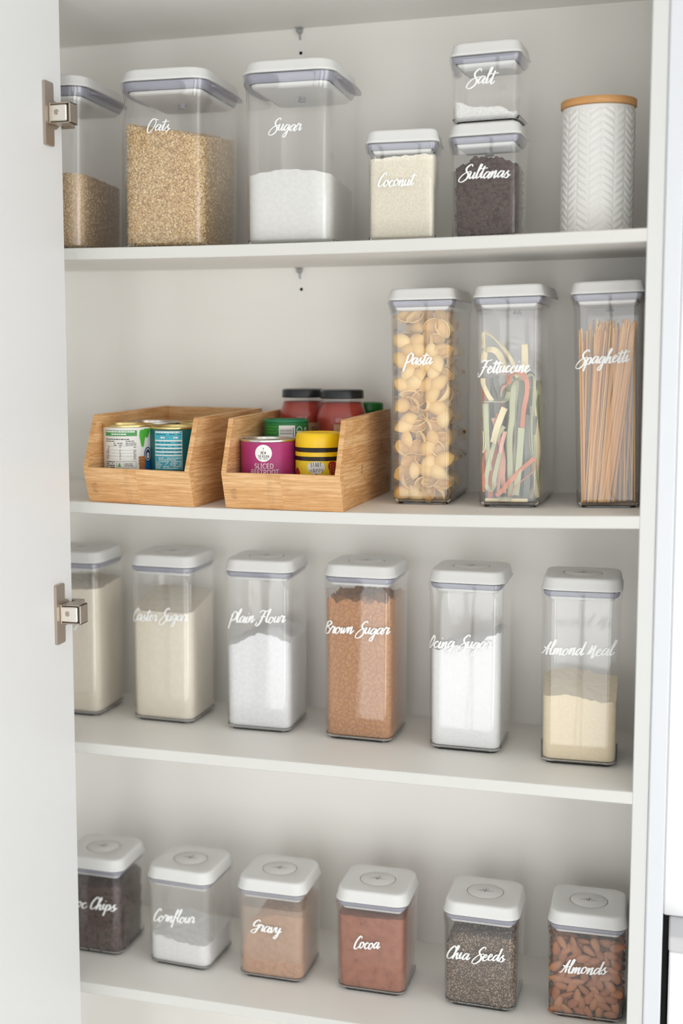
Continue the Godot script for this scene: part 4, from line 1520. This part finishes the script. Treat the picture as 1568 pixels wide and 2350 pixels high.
func can(called: String, r: float, h: float, at: Vector3, rim: Material, label: Material, text: String) -> Node3D:
	var t := thing(called, text, "tin", at)
	obj("tin_body", lathe([Vector2(0, 0.003), Vector2(r - 0.002, 0.003), Vector2(r - 0.0002, 0.004), Vector2(r, 0.006), Vector2(r, h - 0.0045), Vector2(r - 0.0004, h - 0.0036)], [1, 2, 2, 3, 3], 64), label, t)
	var q := r + 0.0006
	obj("tin_rim", lathe([Vector2(r - 0.0006, h - 0.0042), Vector2(q - 0.0002, h - 0.0036), Vector2(q, h - 0.0030), Vector2(q, h - 0.0008), Vector2(q - 0.0006, h), Vector2(q - 0.0014, h), Vector2(q - 0.0020, h - 0.0006), Vector2(q - 0.0024, h - 0.0042)], [1, 1, 1, 1, 1, 1, 2], 64), rim, t)
	obj("tin_end", lathe([Vector2(r - 0.0019, h - 0.0042), Vector2(r - 0.0045, h - 0.0044), Vector2(r - 0.0055, h - 0.0034), Vector2(r - 0.0066, h - 0.0044), Vector2(r * 0.62, h - 0.0040), Vector2(r * 0.60, h - 0.0032), Vector2(r * 0.57, h - 0.0040), Vector2(0, h - 0.0038)], [1, 1, 1, 1, 1, 1, 1], 64), rim, t)
	obj("base_rim", lathe([Vector2(r - 0.003, 0.0004), Vector2(q - 0.0006, 0.0), Vector2(q, 0.0008), Vector2(q, 0.0028), Vector2(r - 0.0004, 0.0042)], [1, 1, 1, 1], 64), rim, t)
	return t


# points on a cylinder: u is the way round in metres from the angle a, y the height
func round_at(r: float, a: float) -> Callable:
	return func(u: float, y: float) -> Vector3:
		var t := a + u / r
		return Vector3((r + 0.00025) * sin(t), y, (r + 0.00025) * cos(t))


func patch(st: SurfaceTool, at: Callable, u0: float, u1: float, y0: float, y1: float) -> void:
	var n := maxi(1, int(ceil((u1 - u0) / 0.003)))
	st.set_smooth_group(-1)
	for i in n:
		var a := lerpf(u0, u1, float(i) / n)
		var b := lerpf(u0, u1, float(i + 1) / n)
		tri(st, at.call(a, y0), at.call(a, y1), at.call(b, y1))
		tri(st, at.call(a, y0), at.call(b, y1), at.call(b, y0))


func disc(st: SurfaceTool, at: Callable, u: float, y: float, ru: float, ry: float, hole := 0.0, wob := 0.0) -> void:
	st.set_smooth_group(-1)
	for k in 3:
		var r0 := lerpf(hole, 1.0, k / 3.0)
		var r1 := lerpf(hole, 1.0, (k + 1) / 3.0)
		for i in 28:
			var a0 := TAU * i / 28
			var a1 := TAU * (i + 1) / 28
			var w0 := 1.0 + wob * sin(a0 * 3.0)
			var w1 := 1.0 + wob * sin(a1 * 3.0)
			var p := at.call(u + ru * r0 * w0 * cos(a0), y + ry * r0 * w0 * sin(a0)) as Vector3
			var q := at.call(u + ru * r1 * w0 * cos(a0), y + ry * r1 * w0 * sin(a0)) as Vector3
			var q2 := at.call(u + ru * r1 * w1 * cos(a1), y + ry * r1 * w1 * sin(a1)) as Vector3
			var p2 := at.call(u + ru * r0 * w1 * cos(a1), y + ry * r0 * w1 * sin(a1)) as Vector3
			tri(st, p, q2, q)
			tri(st, p, p2, q2)


# rows of tiny print: short bars of uneven length
func print_rows(st: SurfaceTool, at: Callable, u0: float, u1: float, y_top: float, rows: int, pitch: float, thick: float, sd: int, gap_share := 0.35) -> void:
	var r := RandomNumberGenerator.new()
	r.seed = sd
	for i in rows:
		var y := y_top - i * pitch
		var u := u0
		while u < u1 - 0.0012:
			var l := r.randf_range(0.0012, 0.0045)
			if r.randf() > gap_share:
				patch(st, at, u, minf(u + l, u1), y - thick, y)
			u += l + 0.0007


func text_on(text: String, cap: float, at: Callable, u: float, y: float, width: float, bold := false) -> ArrayMesh:
	var f := SystemFont.new()
	f.font_names = PackedStringArray(["Droid Sans"])
	if bold:
		f.font_weight = 700
	var tm := TextMesh.new()
	tm.text = text
	tm.font = f
	tm.font_size = 64
	tm.pixel_size = 0.01
	tm.depth = 0.0
	tm.curve_step = 1.0
	var arr := tm.get_mesh_arrays()
	var v: PackedVector3Array = arr[Mesh.ARRAY_VERTEX]
	var idx: PackedInt32Array = arr[Mesh.ARRAY_INDEX] if arr[Mesh.ARRAY_INDEX] != null else PackedInt32Array(range(v.size()))
	var bb := AABB(v[0], Vector3.ZERO)
	for p in v:
		bb = bb.expand(p)
	var st := start()
	st.set_smooth_group(-1)
	var put := func(p: Vector3) -> Vector3: return at.call(u + (p.x - bb.position.x - bb.size.x / 2) / bb.size.x * width, y + (p.y - bb.position.y - bb.size.y / 2) / bb.size.y * cap)
	for i in range(0, idx.size(), 3):
		tri(st, put.call(v[idx[i]]), put.call(v[idx[i + 1]]), put.call(v[idx[i + 2]]))
	return done(st)


func hand_on(text: String, height: float, at: Callable, u: float, y: float, width: float, pen: float) -> ArrayMesh:
	# plain hand-drawn capitals
	var caps := {"S": "0.55,0.9 0.3,1 0.1,0.75 0.5,0.4 0.4,0.05 0.05,0.1", "T": "0,1 0.6,0.97|0.32,0.98 0.28,0", "A": "0,0 0.3,1 0.35,1 0.6,0|0.1,0.38 0.5,0.4", "R": "0.1,0 0.1,1 0.5,0.85 0.4,0.55 0.1,0.5|0.15,0.5 0.55,0",
		"H": "0.05,0 0.08,1|0.55,0 0.52,1|0.06,0.5 0.54,0.52", "P": "0.1,0 0.1,1 0.5,0.85 0.45,0.5 0.1,0.45", "Y": "0,1 0.3,0.5 0.6,1|0.3,0.5 0.27,0", "N": "0.05,0 0.08,1 0.5,0 0.55,1", "E": "0.5,1 0.1,0.97 0.08,0.02 0.52,0|0.1,0.5 0.42,0.52",
		"W": "0,1 0.15,0 0.32,0.7 0.5,0 0.65,1", "O": "0.3,1 0.05,0.5 0.3,0 0.58,0.5 0.3,1", " ": ""}
	var out := []
	for i in text.length():
		for s in (caps[text[i]] as String).split("|", false):
			var pts := []
			for p in (s as String).split(" ", false):
				var q := (p as String).split(",")
				pts.append(Vector3(i * 0.85 + float(q[0]), float(q[1]), 0))
			out.append(smooth_path(pts, 3))
	var total := text.length() * 0.85 - 0.25
	var sc := width / total
	return write_strokes(out, pen / sc, func(p: Vector3) -> Vector3: return Vector3(u - width / 2 + p.x * sc, y + p.y * height, 0), func(p: Vector3) -> Vector3: return at.call(p.x, p.y))


func printed(called: String, parent: Node3D, material: Material, draw: Callable) -> void:
	var st := start()
	draw.call(st)
	obj(called, done(st), material, parent)


func print_white_tin(c: Node3D, r: float) -> void:
	var at := round_at(r, deg_to_rad(4.0))
	var over := round_at(r + 0.0002, deg_to_rad(4.0))
	printed("print_banner", c, m.print_green, func(st: SurfaceTool) -> void: patch(st, at, -0.027, 0.0245, 0.0875, 0.0955))
	printed("print_text", c, m.print_white, func(st: SurfaceTool) -> void:
		print_rows(st, over, -0.025, 0.022, 0.0945, 1, 0.003, 0.0017, 3, 0.05)
		print_rows(st, over, -0.014, 0.010, 0.0910, 1, 0.003, 0.0016, 4, 0.05))
	printed("print_text", c, m.print_dark, func(st: SurfaceTool) -> void:
		print_rows(st, at, -0.026, 0.014, 0.0835, 1, 0.003, 0.0012, 5, 0.0)
		print_rows(st, at, -0.026, -0.008, 0.0805, 1, 0.003, 0.0010, 6, 0.2)
		print_rows(st, at, 0.008, 0.023, 0.0808, 3, 0.0026, 0.0010, 7, 0.2)
		print_rows(st, at, -0.010, 0.004, 0.0778, 2, 0.0026, 0.0010, 8, 0.3)
		print_rows(st, at, -0.026, -0.018, 0.0722, 9, 0.0021, 0.0009, 9, 0.15)
		print_rows(st, at, -0.001, 0.001, 0.0722, 9, 0.0021, 0.0009, 10, 0.1)
		print_rows(st, at, 0.019, 0.023, 0.0722, 9, 0.0021, 0.0009, 11, 0.1)
		print_rows(st, at, -0.026, -0.009, 0.0515, 6, 0.0026, 0.0013, 12, 0.1)
		print_rows(st, at, 0.006, 0.020, 0.0485, 2, 0.0026, 0.0010, 13, 0.2))
	printed("print_frame", c, m.print_dark, func(st: SurfaceTool) -> void:
		for y in [0.0733, 0.0675, 0.0632, 0.0590]:
			patch(st, at, -0.026, 0.0235, y, y + 0.0002)
		for y in [0.0515, 0.0425]:
			patch(st, at, -0.006, 0.0225, y, y + 0.0003)
		for u in [-0.006, 0.0222]:
			patch(st, at, u, u + 0.0003, 0.0425, 0.0515))
	printed("print_triangle", c, m.leaf_green, func(st: SurfaceTool) -> void:
		for i in 8:
			var f := i / 8.0
			patch(st, at, -0.0015 - 0.0022 * (1 - f), -0.0015 + 0.0022 * (1 - f), 0.0440 + 0.0060 * f, 0.0440 + 0.0060 * (f + 0.125)))
	var right := round_at(r, deg_to_rad(58.0))
	var right2 := round_at(r + 0.0002, deg_to_rad(58.0))
	printed("print_leaf", c, m.leaf_green, func(st: SurfaceTool) -> void:
		disc(st, right, -0.001, 0.0855, 0.0048, 0.0125, 0.0, 0.15)
		disc(st, right, 0.007, 0.0920, 0.006, 0.0065, 0.0, 0.2))
	printed("print_nuts", c, m.nut_brown, func(st: SurfaceTool) -> void:
		patch(st, right, -0.007, 0.003, 0.038, 0.0465)
		for k in 9:
			disc(st, right2, -0.0055 + (k % 3) * 0.0035, 0.048 + (k / 3) * 0.0042, 0.0024, 0.0024, 0.0, 0.1))
	printed("print_blue_panel", c, m.print_blue, func(st: SurfaceTool) -> void: patch(st, right, 0.003, 0.022, 0.036, 0.060))
	printed("print_roundel", c, m.print_navy, func(st: SurfaceTool) -> void: disc(st, right2, 0.0085, 0.0605, 0.0072, 0.0108))
	printed("print_roundel_ring", c, m.print_white, func(st: SurfaceTool) -> void:
		disc(st, round_at(r + 0.0004, deg_to_rad(58.0)), 0.0085, 0.0605, 0.0058, 0.0088, 0.86)
		disc(st, round_at(r + 0.0004, deg_to_rad(58.0)), 0.0085, 0.0590, 0.0026, 0.0042, 0.3))


func print_teal_tin(c: Node3D, r: float) -> void:
	var at := round_at(r, deg_to_rad(3.0))
	var over := round_at(r + 0.0002, deg_to_rad(3.0))
	printed("print_panel", c, m.print_aqua, func(st: SurfaceTool) -> void: patch(st, at, -0.0205, 0.0215, 0.040, 0.0945))
	printed("print_bands", c, m.label_teal, func(st: SurfaceTool) -> void:
		for y in [0.0905, 0.0790, 0.0735, 0.0685, 0.0635]:
			print_rows(st, over, -0.018, 0.020, y, 1, 0.003, 0.0012, int(y * 9000), 0.25))
	printed("print_text", c, m.print_white, func(st: SurfaceTool) -> void:
		print_rows(st, over, -0.019, 0.018, 0.0937, 1, 0.003, 0.0018, 21, 0.02)
		for y in [0.0820, 0.0762, 0.0712, 0.0660, 0.0612]:
			patch(st, over, -0.0205, 0.0215, y - 0.0018, y)
		print_rows(st, over, -0.010, 0.020, 0.0865, 1, 0.003, 0.0022, 22, 0.4)
		print_rows(st, over, -0.019, 0.020, 0.0570, 7, 0.0024, 0.0011, 23, 0.25)
		for u in [-0.0207, 0.0213]:
			patch(st, over, u, u + 0.0004, 0.040, 0.0945)
		patch(st, over, -0.0205, 0.0215, 0.0942, 0.0946)
		patch(st, over, -0.018, 0.000, 0.0355, 0.0378))


func print_pink_tin(c: Node3D, r: float) -> void:
	var a := deg_to_rad(7.0)
	var at := round_at(r, a)
	var over := round_at(r + 0.0002, a)
	printed("print_roundel", c, m.print_white, func(st: SurfaceTool) -> void: disc(st, at, 0.0, 0.0670, 0.0118, 0.0118))
	obj("print_text", hand_on("NEW", 0.0038, over, 0.0, 0.0660, 0.0068, 0.0005), m.print_dark, c)
	obj("print_text", hand_on("SEASON", 0.0038, over, 0.0004, 0.0608, 0.0150, 0.0005), m.print_dark, c)
	printed("print_bird", c, m.print_dark, func(st: SurfaceTool) -> void:
		patch(st, over, -0.0002, 0.0002, 0.0715, 0.0745)
		patch(st, over, -0.0012, 0.0012, 0.0738, 0.0743)
		print_rows(st, over, -0.005, 0.006, 0.0596, 1, 0.002, 0.0007, 31, 0.1))
	obj("print_text", text_on("SLICED", 0.0068, at, 0.0005, 0.0495, 0.0265), m.print_white, c)
	obj("print_text", text_on("BEETROOT", 0.0068, at, 0.0015, 0.0412, 0.0395), m.print_white, c)


func print_green_tin(c: Node3D, r: float) -> void:
	var a := deg_to_rad(17.0)
	var at := round_at(r, a)
	var over := round_at(r + 0.0002, a)
	printed("print_patch", c, m.print_white, func(st: SurfaceTool) -> void: patch(st, at, -0.0110, 0.0125, 0.080, 0.1005))
	printed("print_barcode", c, m.print_dark, func(st: SurfaceTool) -> void:
		for q in [[0.0955, 0.0004], [0.0935, 0.0009], [0.0915, 0.0004], [0.0898, 0.0008], [0.0880, 0.0004]]:
			patch(st, over, -0.0095, 0.0085, q[0] - q[1], q[0])
		patch(st, over, 0.0095, 0.0105, 0.083, 0.097))
	printed("print_text", c, m.leaf_green, func(st: SurfaceTool) -> void:
		print_rows(st, at, -0.032, -0.013, 0.0995, 3, 0.0042, 0.0022, 41, 0.1))
	printed("print_emblem", c, m.print_white, func(st: SurfaceTool) -> void:
		disc(st, at, 0.0200, 0.0930, 0.0052, 0.0058, 0.82)
		patch(st, at, 0.0165, 0.0235, 0.0905, 0.0925)
		disc(st, at, 0.0320, 0.0930, 0.0030, 0.0042, 0.6))


func yellow_jar(at0: Vector3) -> void:
	var r := 0.0326
	var t := thing("spread_jar", "yellow jar with dark bands reading START HAPPY at the front of the right tray", "jar", at0)
	obj("jar_body", lathe([Vector2(0, 0.0), Vector2(r - 0.004, 0.0), Vector2(r - 0.001, 0.0015), Vector2(r, 0.004), Vector2(r, 0.0560), Vector2(r - 0.0006, 0.0575), Vector2(r - 0.0006, 0.0755), Vector2(r - 0.003, 0.077), Vector2(0, 0.077)], [1, 2, 2, 3, 3, 3, 3, 4], 64), m.jar_black, t)
	obj("jar_label", lathe([Vector2(r + 0.0002, 0.0060), Vector2(r + 0.0002, 0.0570)], [1], 64), m.label_yellow, t)
	obj("yellow_band", lathe([Vector2(r - 0.0006, 0.0626), Vector2(r + 0.0004, 0.0630), Vector2(r + 0.0004, 0.0684), Vector2(r - 0.0006, 0.0688)], [1, 2, 3], 64), m.lid_yellow, t)
	obj("lid", lathe([Vector2(r - 0.0015, 0.0750), Vector2(r + 0.0002, 0.0750), Vector2(r + 0.0005, 0.0760), Vector2(r, 0.0880), Vector2(r - 0.0012, 0.0925), Vector2(r - 0.0035, 0.0948), Vector2(r - 0.0060, 0.0950), Vector2(r - 0.0072, 0.0940), Vector2(r - 0.0085, 0.0928), Vector2(0, 0.0930)], [1, 2, 2, 2, 2, 2, 2, 2, 3], 64), m.lid_yellow, t)
	var a := deg_to_rad(7.0)
	var at := round_at(r + 0.0002, a)
	var over := round_at(r + 0.0004, a)
	printed("print_patch", t, m.label_white, func(st: SurfaceTool) -> void: disc(st, at, 0.0, 0.0480, 0.0125, 0.0084, 0.0, 0.04))
	obj("print_text", hand_on("START", 0.0058, over, 0.0, 0.0490, 0.0150, 0.0006), m.print_dark, t)
	obj("print_text", hand_on("HAPPY", 0.0058, over, 0.001, 0.0408, 0.0185, 0.0006), m.print_dark, t)
	var ws := word_strokes("with", 0.1)
	obj("print_text", write_strokes(ws[0], 0.3, func(p: Vector3) -> Vector3: return Vector3(-0.0022 + p.x * 0.0016, 0.0372 + p.y * 0.0016, 0), func(p: Vector3) -> Vector3: return over.call(p.x, p.y)), m.print_dark, t)
	printed("print_food", t, m.print_red, func(st: SurfaceTool) -> void:
		disc(st, at, 0.0235, 0.0475, 0.0062, 0.0100, 0.0, 0.12)
		disc(st, at, -0.0330, 0.0330, 0.0085, 0.0140))
	printed("print_nuts", t, m.nut_brown, func(st: SurfaceTool) -> void:
		for k in 7:
			disc(st, over, 0.0205 + (k % 2) * 0.0045, 0.0410 + k * 0.0018, 0.0016, 0.0012, 0.0, 0.2))


func sauce_jar(at: Vector3, r: float, lr: float, label: String) -> void:
	var t := thing("sauce_jar", label, "jar", at, 0.0, "sauce jars in the right tray")
	var n := lr - 0.0022
	var glass := [Vector2(0, 0.0), Vector2(r - 0.005, 0.0), Vector2(r - 0.0012, 0.002), Vector2(r - 0.0002, 0.006), Vector2(r - 0.0006, 0.100), Vector2(r, 0.1085), Vector2(r - 0.0006, 0.1130), Vector2(n + 0.0012, 0.1300), Vector2(n, 0.1325), Vector2(n, 0.1400)]
	obj("glass_jar", lathe(glass, [1, 2, 2, 2, 2, 2, 2, 2, 2], 64), m.clear_plastic, t)
	var sauce := []
	for i in 8:
		sauce.append(Vector2(maxf(glass[i].x - 0.0016, 0.0), glass[i].y + 0.0012))
	sauce.append(Vector2(n - 0.0012, 0.1310))
	sauce.append(Vector2(0, 0.1312))
	obj("red_sauce", lathe(sauce, [1, 2, 2, 2, 2, 2, 2, 2, 3], 64), m.sauce, t)
	obj("lid", lathe([Vector2(lr - 0.002, 0.1372), Vector2(lr - 0.0002, 0.1370), Vector2(lr + 0.0004, 0.1378), Vector2(lr + 0.0002, 0.1388), Vector2(lr, 0.1470), Vector2(lr - 0.0008, 0.1490), Vector2(lr - 0.003, 0.1497), Vector2(lr - 0.0055, 0.1490), Vector2(0, 0.1492)], [1, 2, 2, 2, 2, 2, 2, 3], 64), m.cap_black, t)
	printed("paper_label", t, m.label_kraft, func(st: SurfaceTool) -> void: patch(st, round_at(r, deg_to_rad(14.0)), -0.012, 0.034, 0.040, 0.1005))
	printed("label_print", t, m.print_dark, func(st: SurfaceTool) -> void: print_rows(st, round_at(r + 0.0002, deg_to_rad(14.0)), 0.014, 0.026, 0.094, 2, 0.004, 0.002, 51, 0.1))


func green_capped_jar(at: Vector3) -> void:
	var t := thing("green_capped_jar", "small jar with a dark green cap at the back right corner of the right tray", "jar", at)
	obj("jar_body", lathe([Vector2(0, 0), Vector2(0.0190, 0), Vector2(0.0205, 0.002), Vector2(0.0205, 0.100), Vector2(0.017, 0.112), Vector2(0.017, 0.118), Vector2(0, 0.118)], [1, 2, 2, 2, 2, 3], 40), m.label_green, t)
	obj("cap", lathe([Vector2(0.018, 0.1155), Vector2(0.0212, 0.1155), Vector2(0.0215, 0.117), Vector2(0.0213, 0.1265), Vector2(0.0202, 0.1285), Vector2(0.018, 0.1288), Vector2(0.017, 0.1278), Vector2(0, 0.1278)], [1, 2, 2, 2, 2, 2, 3], 48), m.cap_green, t)


# ---------------------------------------------------------------- ceramic canister

func build_canister() -> void:
	var x := -0.0675
	var z := -0.118
	var t := thing("ceramic_canister", "white ceramic canister with an embossed herringbone pattern and a wooden lid on the upper shelf", "canister", Vector3(x, shelf_y("S1", x, z) + 0.0002, z))
	var r0 := 0.0458
	var h := 0.1655
	var seg := 252
	var rows := 150
	var st := start()
	var rings := []
	var groups := []
	var make := func(y: float, rr: float, carve: bool) -> PackedVector3Array:
		var p := PackedVector3Array()
		for j in seg:
			var a := TAU * j / seg
			var r := rr
			if carve:
				var col := a / TAU * 18.0
				var k := col - floorf(col)
				if int(floorf(col)) % 2 == 1:
					k = 1.0 - k
				var ph := y / 0.0094 + k * 1.15
				var f := absf(ph - floorf(ph) - 0.5) * 2.0
				var fade := smoothstep(0.004, 0.010, y) * smoothstep(h - 0.003, h - 0.008, y)
				var seam := smoothstep(0.0, 0.10, minf(k, 1.0 - k))
				r += 0.0013 * smoothstep(0.15, 0.75, f) * fade * seam
			p.append(Vector3(r * cos(a), y, r * sin(a)))
		return p
	rings.append(point_ring(0.0, seg))
	rings.append(make.call(0.0, r0 - 0.003, false))
	rings.append(make.call(0.0012, r0 - 0.0006, false))
	groups += [1, 2]
	for i in rows + 1:
		rings.append(make.call(lerpf(0.003, h, float(i) / rows), r0, true))
		groups.append(2)
	rings.append(make.call(h, r0 - 0.004, false))
	groups.append(3)
	rings.append(make.call(h - 0.02, r0 - 0.004, false))
	groups.append(4)
	rings.append(point_ring(h - 0.02, seg))
	groups.append(5)
	loft(st, rings, groups)
	obj("canister_body", done(st), m.ceramic, t)
	obj("seal_ring", lathe([Vector2(r0 - 0.0046, h - 0.008), Vector2(r0 - 0.0042, h - 0.007), Vector2(r0 - 0.0042, h + 0.001)], [1, 1], 64), m.seal_white, t)
	obj("wooden_lid", lathe([Vector2(0, h + 0.0006), Vector2(r0 + 0.0018, h + 0.0006), Vector2(r0 + 0.0026, h + 0.0014), Vector2(r0 + 0.0026, h + 0.0092), Vector2(r0 + 0.0018, h + 0.0102), Vector2(0, h + 0.0104)], [1, 2, 2, 2, 3], 96), m.bamboo_lid, t)
